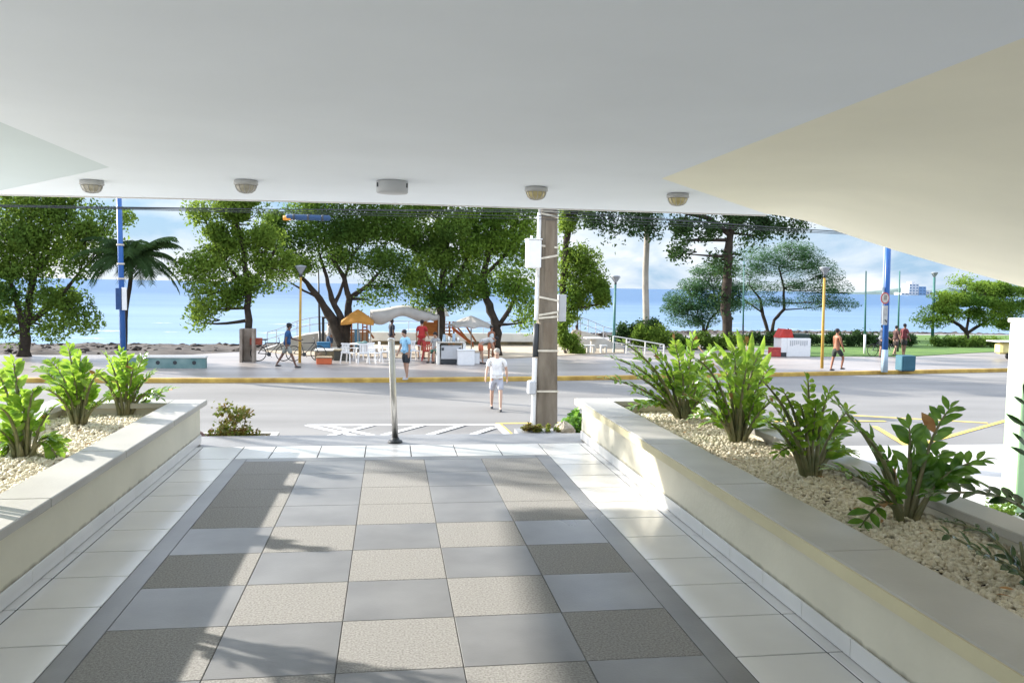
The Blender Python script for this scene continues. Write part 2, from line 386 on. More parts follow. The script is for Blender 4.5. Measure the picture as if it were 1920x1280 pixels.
def bulkhead(x, y, label):
    t = thing('ceiling_light', label, 'ceiling light', (x, y, ZC-.001), 0, 'round ceiling lights along the canopy edge')
    b = MB(); b.lathe([(.085, 0), (.098, -.006), (.100, -.035), (.092, -.042)], 28); b.build('base', M['bulk'], t, True)
    b = MB(); b.lathe([(.086, -.0425), (.084, -.055), (.072, -.082), (.05, -.098), (.02, -.106), (.002, -.107)], 28); b.build('glass_dome', M['domeglass'], t, True)
    b = MB()
    for k in range(12):
        q = 2*PI*k/12; c, s = math.cos(q), math.sin(q)
        b.tube([(c*.088, s*.088, -.043), (c*.086, s*.086, -.058), (c*.074, s*.074, -.084), (c*.052, s*.052, -.101), (c*.01, s*.01, -.110)], .0022, 5)
    b.build('guard', M['bulk'], t, True)
    return t
M['bulk'] = mat('bulkhead_grey', (.42, .42, .41), .5, .05)
M['domeglass'] = mat('ribbed_glass', (.36, .33, .26), .25, .2, 30, coat=.6)
M['domeglass_y'] = mat('yellowed_glass', (.50, .42, .20), .25, .2, 30, coat=.6)
bulkhead(-2.57, 7.68, 'round ribbed ceiling light farthest left beside the bluish haunch')
bulkhead(-1.21, 7.27, 'round ribbed ceiling light between the left haunch light and the flat drum')
o = bulkhead(1.23, 7.02, 'round ceiling light with yellowed dome directly right of the flat drum')
o2 = bulkhead(2.53, 7.12, 'round yellowed ceiling light farthest right under the cream haunch')
for q in (o, o2):
    for ch in bpy.data.objects:
        if ch.parent == q and ch.name.startswith('glass_dome'): ch.data.materials[0] = M['domeglass_y']
t = thing('emergency_light', 'flat grey drum light in the middle of the canopy row', 'ceiling light', (.01, 6.98, ZC-.001))
b = MB(); b.lathe([(.125, 0), (.132, -.008), (.130, -.09), (.124, -.098), (.002, -.100)], 36); b.build('drum', M['greyplastic'], t, True)
for s in (-1, 1):
    b = MB(); b.box(s*.118-.008, s*.118+.008, -.066, -.054, -.055, -.02); b.build('clip', M['dark'], t)

# ---------------------------------------------------------------- street, promenade, beach, sea
ZR, ZP = -1.9, -1.75
def kerb_y(x):
    P = [(-90, 31.5), (-30, 29.9), (-7.3, 29.72), (.2, 29.92), (7.5, 30.62), (17, 32.23), (28.6, 34.2), (60, 40.4), (120, 53)]
    for a, c in zip(P[:-1], P[1:]):
        if x <= c[0]: return a[1]+(c[1]-a[1])*(x-a[0])/(c[0]-a[0])
    return P[-1][1]
def shore(x):                         # far edge of the promenade / park ground
    P = [(-200, 37.5), (-16, 38.8), (-9, 39.5), (-4, 44), (2, 50), (12, 54), (30, 62), (50, 64), (70, 60), (300, 90)]
    for a, c in zip(P[:-1], P[1:]):
        if x <= c[0]: return a[1]+(c[1]-a[1])*(x-a[0])/(c[0]-a[0])
    return 90
xs = [-200, -120, -90]+[-90+3*k for k in range(1, 71)]+[130, 160, 220, 300]
# one ground sheet reaching the horizon, falling under the sea
b = MB(); b.add([(-9000, -2000, -1.92), (9000, -2000, -1.92), (9000, 30, -1.92), (-9000, 30, -1.92), (-9000, 36, -6.5), (9000, 36, -6.5), (9000, 12000, -30), (-9000, 12000, -30)], [(0, 1, 2, 3), (3, 2, 5, 4), (4, 5, 6, 7)])
struct(b.build('ground', M['sidewalk']))
b = MB(); v = []; f = []
for x in xs: v += [(x, -6 if x > 9.6 or x < -6 else 9.2, ZR+.001), (x, 16.9, ZR+.001), (x, kerb_y(x)-.02, ZR+.001)]
for i in range(len(xs)-1): f.append((i*3+1, i*3+4, i*3+5, i*3+2))
b.add(v, f); struct(b.build('road', M['asphalt']))
b = MB()
for x0, x1, y0, y1 in ((-200, -1.6, 9.14, 16.75), (-1.6, 2.3, 12.2, 16.75), (2.3, 300, 9.14, 16.75), (9.6, 300, -20, 9.13), (-200, -5.5, -20, 9.13)): b.box(x0, x1, y0, y1, ZR-.1, ZR+.12)
struct(b.build('pavement', M['sidewalk']))
b = MB(); b.box(-200, 300, 16.752, 16.9, ZR-.1, ZR+.124); struct(b.build('kerb', M['capstone']))
# promenade top and its yellow kerb
v = []; f = []
for x in xs: v += [(x, kerb_y(x)+.2, ZP), (x, max(shore(x), kerb_y(x)+3), ZP)]
for i in range(len(xs)-1): f.append((i*2, i*2+2, i*2+3, i*2+1))
b = MB(); b.add(v, f); struct(b.build('promenade', M['pave']))
v = []; f = []
for x in xs:
    y = kerb_y(x); v += [(x, y, ZR-.05), (x, y, ZP-.02), (x, y+.02, ZP+.008), (x, y+.2, ZP+.008), (x, y+.2, ZP-.01)]
for i in range(len(xs)-1):
    for k in range(4): f.append((i*5+k, i*5+5+k, i*5+6+k, i*5+1+k))
b = MB(); b.add(v, f); struct(b.build('kerb', M['kerbyel']))
# beach: noisy dark rock sheet sliding under the water
def beach():
    nx, ny = 240, 46; v = np.zeros((nx*ny, 3)); k = 0
    g = np.random.default_rng(3)
    for i in range(nx):
        x = -70+i*.75
        for j in range(ny):
            s = j/(ny-1); y = max(shore(x), kerb_y(x)+3)-.3+s*44
            z = ZP-.22-3.0*(s*44/40)**1.8 if j else ZP-.2
            a = .10 if 0 < s < .95 else .05
            v[k] = (x+g.normal()*.15, y+g.normal()*.15*(j > 0), z+g.normal()*a*(j > 0)); k += 1
    f = np.array([(i*ny+j, (i+1)*ny+j, (i+1)*ny+j+1, i*ny+j+1) for i in range(nx-1) for j in range(ny-1)])
    me = bpy.data.meshes.new('beach'); fast_mesh(me, v, f); me.materials.append(M['rock']); return struct(link('beach', me))
M['rock'] = mat('beach_rock', (.02, .016, .013), .95, .3, 1.1, 1, 4, col2=(.09, .07, .055), detail=10)
beach()
def ico_scatter(name, c, r, m, seed):
    g = np.random.default_rng(seed); n = len(c); t = (1+5**.5)/2
    ico = np.array([(-1, t, 0), (1, t, 0), (-1, -t, 0), (1, -t, 0), (0, -1, t), (0, 1, t), (0, -1, -t), (0, 1, -t), (t, 0, -1), (t, 0, 1), (-t, 0, -1), (-t, 0, 1)], float)/1.9
    F = np.array([(0, 11, 5), (0, 5, 1), (0, 1, 7), (0, 7, 10), (0, 10, 11), (1, 5, 9), (5, 11, 4), (11, 10, 2), (10, 7, 6), (7, 1, 8), (3, 9, 4), (3, 4, 2), (3, 2, 6), (3, 6, 8), (3, 8, 9), (4, 9, 5), (2, 4, 11), (6, 2, 10), (8, 6, 7), (9, 8, 1)])
    v = ico[None]*r[:, None, None]*(1+.25*g.standard_normal((n, 12, 1)))*np.array([1.3, 1, .6])+c[:, None]
    me = bpy.data.meshes.new(name); fast_mesh(me, v.reshape(-1, 3), (F[None]+(np.arange(n)*12)[:, None, None]).reshape(-1, 3)); me.materials.append(m)
    return link(name, me)
_g = np.random.default_rng(12); _c = []
for _ in range(5200):
    x = -62+_g.random()*150; d = _g.random()**.8*42; y = max(shore(x), kerb_y(x)+3)+.2+d
    _c.append((x, y, ZP-.25-3.0*(d/40)**1.8+.05))
_o = ico_scatter('beach_rocks', np.array(_c), .08+.2*_g.random(5200)**2.5, M['rock'], 4); _o['kind'] = 'stuff'; _o['label'] = 'dark rocks scattered over the beach'
# sea
def seamat():
    m = bpy.data.materials.new('sea_water'); m.use_nodes = True; t = m.node_tree; b = t.nodes['Principled BSDF']
    b.inputs['Roughness'].default_value = .32; b.inputs['IOR'].default_value = 1.33
    tcn = N(t, 'ShaderNodeTexCoord'); mpn = N(t, 'ShaderNodeMapping'); mpn.inputs['Scale'].default_value = (.16, .75, 1)
    t.links.new(tcn.outputs['Object'], mpn.inputs[0])
    n1 = N(t, 'ShaderNodeTexNoise'); n1.inputs['Scale'].default_value = .55; n1.inputs['Detail'].default_value = 8; t.links.new(mpn.outputs[0], n1.inputs[0])
    bp = N(t, 'ShaderNodeBump'); bp.inputs['Strength'].default_value = .5; bp.inputs['Distance'].default_value = .35
    t.links.new(n1.outputs[0], bp.inputs['Height']); t.links.new(bp.outputs[0], b.inputs['Normal'])
    # depth colour: turquoise shallows to deep blue, streaked by swell
    sp = N(t, 'ShaderNodeSeparateXYZ'); t.links.new(tcn.outputs['Object'], sp.inputs[0])
    n2 = N(t, 'ShaderNodeTexNoise'); n2.inputs['Scale'].default_value = .08; n2.inputs['Detail'].default_value = 6; t.links.new(mpn.outputs[0], n2.inputs[0])
    mr = N(t, 'ShaderNodeMapRange'); mr.inputs[1].default_value = 70; mr.inputs[2].default_value = 900; t.links.new(sp.outputs[1], mr.inputs[0])
    ad = N(t, 'ShaderNodeMath', operation='MULTIPLY_ADD'); ad.inputs[1].default_value = .5; t.links.new(n2.outputs[0], ad.inputs[0]); t.links.new(mr.outputs[0], ad.inputs[2])
    r = N(t, 'ShaderNodeValToRGB'); e = r.color_ramp.elements; e[0].position = .2; e[0].color = (.17, .27, .36, 1); e[1].position = .7; e[1].color = (.008, .085, .21, 1)
    t.links.new(ad.outputs[0], r.inputs[0]); t.links.new(r.outputs[0], b.inputs['Base Color']); return m
M['sea'] = seamat()
b = MB(); ys = [44, 60, 90, 150, 300, 700, 2000, 6000, 14000]
for i in range(len(ys)-1): b.add([(-9000, ys[i], -4.75), (9000, ys[i], -4.75), (9000, ys[i+1], -4.75), (-9000, ys[i+1], -4.75)], [(0, 1, 2, 3)])
struct(b.build('sea', M['sea']))
M['foam'] = mat('foam', (.75, .78, .80), .8, .05, 4)
def foam():
    b = MB(); g = random.Random(5)
    for _ in range(150):
        x = g.uniform(-48, 75); y = shore(x)+g.choice((38, 40, 43, 47, 55, 68, 90))+g.uniform(-1.5, 1.5)
        L_ = g.uniform(1.5, 7); n = 9; top = []; bot = []
        for k in range(n+1):
            s = k/n; ww = math.sin(PI*s)*g.uniform(.05, .4); yy = y+g.uniform(-.15, .15)
            top.append((x+L_*s, yy+ww, -4.735)); bot.append((x+L_*s, yy-ww, -4.735))
        b.add(bot+top, [(k, k+1, n+2+k, n+1+k) for k in range(n)])
    o = b.build('surf_foam', M['foam']); o['kind'] = 'stuff'; o['label'] = 'broken white lines of surf along the shore'
foam()
# grass and sand areas on the far side
def sheet(name, poly, z, m, th=.12):
    b = MB(); b.prism(poly, ZP-.1, z); return struct(b.build(name, m))
M['grass'] = mat('lawn', (.06, .13, .022), .95, .25, .9, .8, 60, col2=(.12, .21, .035))
P_ = [gp(x, y, ZP) for x, y in ((1520, 669), (1600, 668), (1700, 669), (1800, 663), (1960, 655))]
sheet('lawn', [(p.x, p.y) for p in P_]+[(75, 59), (50, 62), (30, 60), (21.5, 52)], ZP+.03, M['grass'])
P_ = [gp(x, y, ZP) for x, y in ((560, 667), (700, 671), (820, 672), (950, 672), (1040, 668), (1170, 662))]
sheet('sand_area', [(p.x, p.y) for p in P_]+[(15, 52), (3, 49.5), (-3, 44.5), (-6, 41.5)], ZP+.05, M['sand'])

# painted markings on the road
def mark(name, pts, wd, m, lab, cat, grp=None):
    b = MB()
    for i, (a, c) in enumerate(pts):
        p, q = gp(*a, ZR), gp(*c, ZR); d = (q-p).normalized(); n_ = Vector((-d.y, d.x, 0))*wd/2; z = Vector((0, 0, .004+.003*i))
        p.z = q.z = ZR
        b.add([p-n_+z, q-n_+z, q+n_+z, p+n_+z], [(0, 1, 2, 3)])
    o = b.build(name, m); return struct(o)
mark('white_hatching', [((575, 797), (932, 795.5)), ((575, 797), (690, 822)), ((612, 798), (735, 824)), ((930, 795), (958, 822)), ((700, 797), (600, 822)), ((795, 797), (690, 824)), ((870, 797), (770, 826)), ((925, 803), (860, 824))], .17, M['paintw'], '', '')
mark('yellow_box_marking', [((930, 793.5), (1200, 791)), ((934, 794), (966, 822)), ((1600, 779), (1852, 793)), ((1892, 787), (1730, 832)), ((1200, 791), (1660, 790)), ((1640, 800), (1700, 836))], .15, M['painty'], '', '')

# ---------------------------------------------------------------- far headland with city
b = MB(); hp = []
Yh = 2600
for k in range(60):
    px = 1600+k*9; p = at(px, 549, Yh); p.z = -4
    h = 6+(k/60)*26+9*math.sin(k*.9)*math.sin(k*.37) if k > 8 else .5+k*.5
    hp.append((p.x, p.y, max(1, h)))
n = len(hp)
b.add([(x, y, -5) for x, y, h in hp]+[(x, y+60, h) for x, y, h in hp]+[(x, y+400, -5) for x, y, h in hp], [(i, i+1, n+i+1, n+i) for i in range(n-1)]+[(n+i, n+i+1, 2*n+i+1, 2*n+i) for i in range(n-1)])
M['farland'] = mat('far_headland', (.10, .15, .14), .95, .3, .03, 0)
struct(b.build('headland', M['farland']))
M['farwhite'] = mat('far_building_white', (.72, .70, .68), .8, .04, .1); M['farwin'] = mat('far_building_glass', (.12, .20, .30), .3, .2, .2); M['farblue'] = mat('far_building_blue', (.22, .36, .55), .5, .1, .1)
def far_building(x0, x1, ytop, m, label, tower=False):
    a = at(x0, 551, Yh-60); c = at(x1, 551, Yh-60); top = at(x0, ytop, Yh-60).z; ww = c.x-a.x
    t = thing('tower_block', label, 'building', (a.x, Yh-60, -4)); hh = top+4
    b = MB(); b.box(0, ww, 0, 40, 0, hh)
    if tower: b.box(ww*.3, ww*.7, 5, 30, hh, hh+7)
    b.build('wall', m, t)
    nf = max(1, int(hh/8)); nc = max(2, int(ww/9))
    for i in range(nf):
        for j in range(nc):
            b = MB(); b.box((j+.25)*ww/nc, (j+.75)*ww/nc, -.8, -.1, (i+.35)*hh/nf, (i+.75)*hh/nf); b.build('window', M['farwin'], t)
far_building(1704, 1722, 532, M['farwhite'], 'tallest white tower block with rooftop box on the far headland', True)
far_building(1723, 1736, 537, M['farblue'], 'blue tower block on the far headland directly right of the white tower')
far_building(1737, 1748, 545, M['farwhite'], 'low white building on the far headland right of the blue block')
far_building(1690, 1703, 548.5, M['farwhite'], 'lowest white building on the far headland left of the tallest tower')

# ---------------------------------------------------------------- vegetation
M['leaf_g'] = mat('foliage_green', (.035, .085, .014), .8, .3, .5, 0, spec=.2, col2=(.17, .27, .04), trans=.42, detail=2)
M['leaf_b'] = mat('foliage_bright', (.07, .14, .015), .8, .3, .5, 0, spec=.2, col2=(.17, .26, .04), trans=.42, detail=2)
M['leaf_d'] = mat('foliage_dark', (.018, .045, .016), .8, .3, .5, 0, spec=.2, col2=(.05, .10, .025), trans=.25, detail=2)
M['leaf_t'] = mat('foliage_teal', (.028, .080, .040), .8, .3, .5, 0, spec=.2, col2=(.08, .17, .06), trans=.4, detail=2)
M['leaf_o'] = mat('foliage_olive', (.028, .075, .014), .8, .3, .45, 0, spec=.2, col2=(.12, .21, .03), trans=.4, detail=2)
M['leaf_y'] = mat('foliage_yellow_green', (.055, .13, .018), .8, .3, .45, 0, spec=.2, col2=(.20, .31, .04), trans=.45, detail=2)
M['bark'] = mat('bark', (.022, .018, .014), .95, .3, 3, .8, 14, col2=(.06, .047, .036), spec=.2)
M['bark_l'] = mat('bark_pale', (.28, .25, .21), .9, .2, 2, .5, 14, col2=(.40, .37, .32))
def leaf_mesh(name, C, D, size, parent, m, g, flat=.0, droop=0, quadw=.42, spread=None):
    """C centres (n,3); one folded diamond leaf per centre"""
    n = len(C)
    d = g.standard_normal((n, 3)); d[:, 2] *= (1-flat); d[:, 2] -= droop
    d /= np.linalg.norm(d, axis=1)[:, None]+1e-9
    u = g.standard_normal((n, 3)); u[:, 2] += flat*3
    sd_ = np.cross(d, u); sd_ /= np.linalg.norm(sd_, axis=1)[:, None]+1e-9
    nr = np.cross(sd_, d)
    s = (size*(.6+.8*g.random(n)))[:, None]
    a = C-d*s*.5; e = C+d*s*.5; mid = C+nr*s*.08
    l = mid+sd_*s*quadw*.5-nr*s*.1; r = mid-sd_*s*quadw*.5-nr*s*.1
    v = np.stack([a, l, e, r, mid], 1).reshape(-1, 3)
    i = (np.arange(n)*5)[:, None]
    f = np.concatenate([i+np.array([[0, 4, 1]]), i+np.array([[1, 4, 2]]), i+np.array([[0, 3, 4]]), i+np.array([[3, 2, 4]])], 0)
    me = bpy.data.meshes.new(name); fast_mesh(me, v, f); me.materials.append(m)
    return link(name, me, parent)
def limb(b, p, q, r0, r1, g, wob=.12, n=5):
    p, q = Vector(p), Vector(q); L_ = (q-p).length; pts = []; rad = []
    off = Vector((g.normal(), g.normal(), g.normal()*.4))*L_*wob
    for k in range(n+1):
        s = k/n; c = p.lerp(q, s)+off*math.sin(PI*s)+Vector((0, 0, -.10*L_*s*(1-s)*0)); pts.append(c); rad.append(r0+(r1-r0)*s)
    b.tube(pts, rad, 7)
def tree(name, label, cat, base, trunk, clumps, leaf, n, m, seed, group=None, flat=0, droop=0, puff=.95, bark=None, squash=.8, zg=None, limbs=True, quadw=.5, depth=.8, twigs=True):
    """base = photo pixel of the foot; trunk = pixel polylines (list of [(px,py,radius_m),...]); clumps = (px,py,rx,ry[,dy])"""
    zg = ZP if zg is None else zg
    n = int(n*1.75); leaf *= .86; clumps = [c for c in clumps if c[2] > 1]
    g = np.random.default_rng(seed)
    p0 = gp(*base, zg); Y = p0.y; sc = Y/FPX
    t = thing(name, label, cat, p0, 0, group)
    loc = lambda px, py, dy=0: at(px, py, Y+dy)-p0
    b = MB(); tips = []
    for poly in trunk:
        pts = [loc(q[0], q[1], q[3] if len(q) > 3 else 0) for q in poly]; 
        if poly is trunk[0]: pts[0] = Vector((0, 0, -.15))
        # resample with a little wobble
        P, R = [], []
        for k in range(len(pts)-1):
            for s in (0, .33, .66):
                P.append(pts[k].lerp(pts[k+1], s)+Vector((g.normal(), g.normal(), 0))*poly[k][2]*.12*(k+s > 0)); R.append((poly[k][2]*(1-s)+poly[k+1][2]*s)*(1+.07*g.normal()))
        P.append(pts[-1]); R.append(poly[-1][2])
        if poly is trunk[0]: R[0] *= 1.35
        b.tube(P, R, 9); tips += [(p, r) for p, r in zip(P[3:], R[3:])]
    cs = []
    area = [c[2]*c[3] for c in clumps]
    C = []
    for c, ar in zip(clumps, area):
        dy = c[4] if len(c) > 4 else 0
        ce = loc(c[0], c[1], dy); rx, rz = c[2]*sc, c[3]*sc; ry = max(rx*depth, .4)
        if limbs and tips:
            q, r = min(tips, key=lambda a: (a[0]-ce).length+abs(min(0, ce.z-a[0].z))*1.5)
            limb(b, q, ce+Vector((0, 0, -rz*.3)), min(r*.55, .12), .02, g)
            if twigs:
                for _ in range(3): limb(b, q.lerp(ce, .6), ce+Vector((g.uniform(-.8, .8)*rx, g.uniform(-.8, .8)*ry, g.uniform(-.7, .7)*rz)), .03, .008, g)
        npf = max(3, int(4*ar/sum(area)*len(clumps)+2)) if puff < .5 else max(3, int(rx*rz/(puff**2)*2.2))
        nl = int(n*ar/sum(area))
        d = g.standard_normal((npf, 3)); d /= np.linalg.norm(d, axis=1)[:, None]
        rr = g.random((npf, 1))**.38
        pc = np.array(ce)+d*rr*np.array([rx, ry, rz])*.92
        wgt = g.random(npf)+.35; wgt /= wgt.sum()
        wgt = wgt**1.9; wgt /= wgt.sum(); idx = g.choice(npf, nl, p=wgt)
        pr_ = (puff*(.5+.7*g.random(npf)))[idx][:, None]
        o = g.standard_normal((nl, 3)); o /= np.linalg.norm(o, axis=1)[:, None]; o *= g.random((nl, 1))**.4
        o[:, 2] *= squash
        if droop: o[:, 2] -= g.random(nl)*droop
        q = pc[idx]+o*pr_
        ns = int(nl*(.7 if flat > .5 else .16)); d = g.standard_normal((ns, 3)); d /= np.linalg.norm(d, axis=1)[:, None]
        q[:ns] = np.array(ce)+d*g.random((ns, 1))**.3*np.array([rx*1.12, ry*1.2, rz*2.4] if flat > .5 else [rx*1.08, ry*1.08, rz*1.08])
        C.append(q)
    b.build('trunk', bark or M['bark'], t, True)
    C = np.concatenate(C)
    leaf_mesh('crown', C, None, leaf, t, m, g, flat, droop*.5, quadw)
    return t
TG = 'tall shade trees lining the promenade'
tree('shade_tree', 'broad dark green tree at the far left edge with forked trunk on the beach', 'tree', (45, 668),
     [[(45, 668, .26), (48, 620, .2), (55, 560, .16), (70, 500, .12)], [(46, 628, .16), (30, 560, .12), (10, 500, .09)], [(50, 610, .13), (110, 560, .09), (150, 510, .06)]],
     [(30, 440, 60, 42), (100, 420, 60, 32), (160, 425, 50, 26), (215, 402, 32, 14), (25, 510, 45, 45), (85, 490, 50, 42), (150, 480, 38, 32), (100, 560, 55, 32), (145, 590, 32, 34), (30, 575, 42, 32), (20, 625, 18, 10), (90, 605, 36, 20), (60, 395, 60, 20), (-30, 450, 50, 70), (-40, 560, 40, 60), (120, 390, 60, 18), (60, 350, 90, 35), (190, 455, 22, 14)],
     .20, 17000, M['leaf_g'], 11, TG)
tree('shade_tree', 'bushy tree rising from a square trunk guard left of the yellow lamp post', 'tree', (465, 676),
     [[(465, 676, .16), (466, 600, .15), (463, 530, .13), (455, 460, .10), (440, 400, .08)], [(464, 545, .08), (420, 490, .06), (400, 450, .04)], [(464, 540, .08), (500, 500, .06), (520, 460, .04)]],
     [(410, 430, 42, 42), (470, 410, 45, 34), (500, 460, 42, 40), (430, 490, 45, 38), (385, 540, 36, 30), (345, 500, 20, 16), (440, 545, 32, 20), (500, 530, 40, 20), (400, 575, 30, 16), (375, 600, 10, 14), (380, 400, 26, 20), (450, 360, 70, 30), (540, 505, 22, 22)],
     .18, 13000, M['leaf_b'], 12, TG)
tree('shade_tree', 'wide spreading tree with several leaning dark trunks over the orange umbrella', 'tree', (645, 668),
     [[(645, 668, .34), (640, 640, .30), (622, 600, .22), (598, 560, .16), (575, 530, .11), (550, 505, .07)], [(640, 640, .2), (640, 600, .17), (622, 560, .13), (612, 520, .09), (600, 480, .06)],
      [(646, 640, .22), (652, 600, .18), (655, 560, .15), (645, 520, .11), (620, 480, .08)], [(655, 560, .12), (690, 535, .08), (720, 500, .05)], [(625, 575, .1), (640, 540, .07), (660, 480, .05)], [(600, 560, .08), (570, 545, .05), (545, 530, .03)]],
     [(540, 440, 50, 45), (600, 425, 55, 40), (660, 435, 60, 42), (720, 440, 50, 40), (560, 490, 46, 24), (640, 480, 55, 20), (700, 495, 46, 24), (745, 490, 28, 26), (600, 390, 70, 20), (690, 395, 60, 20), (750, 420, 34, 34), (710, 540, 26, 16), (740, 535, 20, 22), (520, 510, 20, 16), (640, 350, 120, 30), (690, 560, 14, 8)],
     .17, 19000, M['leaf_o'], 13, TG)
tree('shade_tree', 'dense dark tree behind the orange play tower with straight trunk', 'tree', (828, 668),
     [[(828, 668, .22), (828, 620, .19), (826, 570, .17), (830, 520, .14), (840, 450, .10)], [(827, 560, .1), (800, 520, .08), (780, 470, .05)], [(827, 560, .1), (860, 520, .08), (880, 470, .05)]],
     [(790, 425, 45, 40), (850, 430, 50, 45), (820, 480, 45, 35), (870, 500, 45, 40), (790, 500, 34, 34), (830, 540, 38, 26), (790, 540, 28, 18), (870, 555, 30, 22), (770, 455, 25, 30), (820, 390, 60, 20), (800, 570, 24, 12), (830, 350, 110, 30)],
     .17, 15000, M['leaf_g'], 14, TG)
tree('shade_tree', 'leafy tree with curved dark trunk carrying a white box left of the utility pole', 'tree', (932, 668),
     [[(932, 668, .24), (932, 625, .21), (925, 595, .2), (912, 560, .2), (905, 520, .18), (920, 460, .13), (930, 400, .09)], [(930, 620, .12), (955, 580, .1), (975, 530, .07)], [(912, 560, .12), (885, 520, .08), (870, 480, .05)], [(905, 520, .1), (945, 480, .08), (965, 440, .05)]],
     [(900, 420, 48, 34), (950, 425, 48, 34), (985, 470, 34, 40), (920, 480, 48, 40), (880, 470, 36, 40), (960, 540, 34, 32), (905, 540, 28, 20), (990, 560, 22, 30), (940, 390, 60, 18), (985, 415, 28, 26), (985, 600, 14, 16), (930, 350, 90, 30)],
     .18, 16000, M['leaf_y'], 15, TG)
tree('vine_tree', 'tree wrapped in bright climbing leaves directly right of the utility pole', 'tree', (1062, 650),
     [[(1062, 650, .2), (1058, 600, .2), (1056, 540, .2), (1062, 460, .2), (1066, 400, .17), (1070, 370, .12)]],
     [(1062, 420, 22, 26), (1060, 480, 18, 30), (1085, 520, 32, 40), (1110, 545, 36, 32), (1075, 560, 24, 24), (1130, 565, 18, 16), (1075, 590, 18, 14), (1060, 390, 40, 16), (1095, 490, 24, 24), (1100, 400, 18, 10)],
     .20, 9000, M['leaf_b'], 16, TG)
tree('shade_tree', 'tall tree with dark trunk covered in hanging plants and drooping crown under the canopy edge', 'tree', (1366, 655),
     [[(1366, 655, .29), (1363, 600, .27), (1362, 540, .27), (1364, 490, .26), (1368, 450, .22), (1374, 410, .19), (1380, 360, .15)], [(1368, 440, .16), (1330, 410, .13), (1270, 395, .1), (1200, 388, .08), (1130, 392, .05)], [(1370, 430, .14), (1410, 400, .1), (1470, 392, .07)]],
     [(1130, 408, 32, 14), (1195, 405, 40, 20), (1215, 425, 18, 16), (1150, 430, 16, 8), (1285, 415, 38, 20), (1280, 445, 20, 26), (1268, 470, 14, 14), (1340, 425, 26, 22), (1385, 412, 36, 18), (1440, 420, 40, 20), (1490, 420, 26, 16), (1420, 440, 26, 14), (1340, 480, 0.1, .1), (1350, 482, 16, 12), (1378, 475, 10, 8), (1362, 505, 12, 14), (1362, 560, 18, 14), (1200, 375, 80, 16), (1350, 375, 110, 22), (1460, 380, 60, 20)],
     .23, 8500, M['leaf_d'], 17, TG, droop=.5, puff=.9)
UG = 'low umbrella shaped trees behind the promenade'
tree('umbrella_tree', 'feathery flat-topped tree left of the plant-covered trunk', 'tree', (1322, 634),
     [[(1322, 634, .12), (1318, 610, .1), (1306, 592, .08)], [(1322, 625, .08), (1330, 600, .07), (1345, 585, .05)], [(1318, 612, .06), (1316, 590, .05)]],
     [(1290, 560, 46, 10), (1340, 540, 44, 9), (1310, 575, 56, 10), (1350, 570, 40, 10), (1330, 510, 34, 8), (1265, 580, 28, 6), (1300, 535, 30, 7), (1360, 500, 26, 10), (1300, 600, 50, 7), (1375, 545, 26, 10)],
     .16, 16000, M['leaf_t'], 18, UG, flat=.7, puff=.8, squash=.42)
tree('umbrella_tree', 'feathery layered tree with thin forked trunks left of the right yellow lamp post', 'tree', (1445, 632),
     [[(1445, 632, .14), (1430, 590, .12), (1425, 560, .09), (1405, 535, .06)], [(1445, 632, .14), (1452, 600, .12), (1470, 580, .11), (1470, 540, .08), (1460, 500, .06)], [(1428, 585, .07), (1400, 565, .05), (1375, 550, .04)]],
     [(1430, 480, 48, 9), (1500, 480, 48, 10), (1470, 500, 60, 9), (1530, 500, 40, 9), (1410, 510, 34, 8), (1560, 540, 40, 9), (1500, 535, 50, 8), (1420, 540, 44, 7), (1580, 570, 28, 7), (1530, 565, 44, 8), (1490, 465, 40, 7), (1400, 570, 36, 6), (1550, 515, 34, 8), (1450, 565, 40, 5)],
     .14, 20000, M['leaf_t'], 19, UG, flat=.7, puff=.85, squash=.42)
tree('umbrella_tree', 'sunny bright green spreading tree at the right edge of the lawn', 'tree', (1815, 641),
     [[(1815, 641, .2), (1812, 622, .17), (1800, 610, .13), (1780, 600, .09)], [(1812, 625, .12), (1840, 608, .1), (1870, 590, .07)], [(1812, 622, .1), (1815, 600, .08), (1820, 580, .05)]],
     [(1860, 560, 50, 16), (1800, 565, 50, 12), (1760, 580, 44, 9), (1900, 580, 44, 18), (1850, 540, 44, 12), (1740, 600, 34, 6), (1820, 590, 56, 9), (1890, 545, 30, 12), (1770, 555, 34, 10), (1930, 555, 40, 26), (1885, 605, 30, 10), (1800, 530, 20, 5)],
     .19, 20000, M['leaf_y'], 20, UG, flat=.2, puff=1.0, squash=.6)
def bush(name, label, base, clumps, leaf, n, m, seed, group=None, zg=None, stems=True, puff=.28, depth=.8):
    g = np.random.default_rng(seed); zg = ZP if zg is None else zg
    p0 = gp(*base, zg); Y = p0.y; sc = Y/FPX; t = thing(name, label, 'bush', p0, 0, group); C = []; b = MB()
    ar = sum(c[2]*c[3] for c in clumps)
    for c in clumps:
        ce = at(c[0], c[1], Y+(c[4] if len(c) > 4 else 0))-p0; rx, rz = c[2]*sc, c[3]*sc; nl = int(n*c[2]*c[3]/ar)
        for _ in range(2): limb(b, (ce.x*.25, ce.y*.6, -.02), ce+Vector((g.uniform(-.5, .5)*rx, 0, 0)), .03*min(1, rx*2), .006, g)
        k = max(4, int(rx*rz/puff**2*3)); d = g.standard_normal((k, 3)); d /= np.linalg.norm(d, axis=1)[:, None]
        pc = np.array(ce)+d*(g.random((k, 1))**.4)*np.array([rx, rx*depth, rz])*.85
        idx = g.integers(0, k, nl); o = g.standard_normal((nl, 3))*puff*.5
        q = pc[idx]+o; q[:, 2] = np.maximum(q[:, 2], .01+.1*leaf); C.append(q)
    b.build('stems', M['bark'], t, True); leaf_mesh('foliage', np.concatenate(C), None, leaf, t, m, g, .1, 0, .5)
    return t
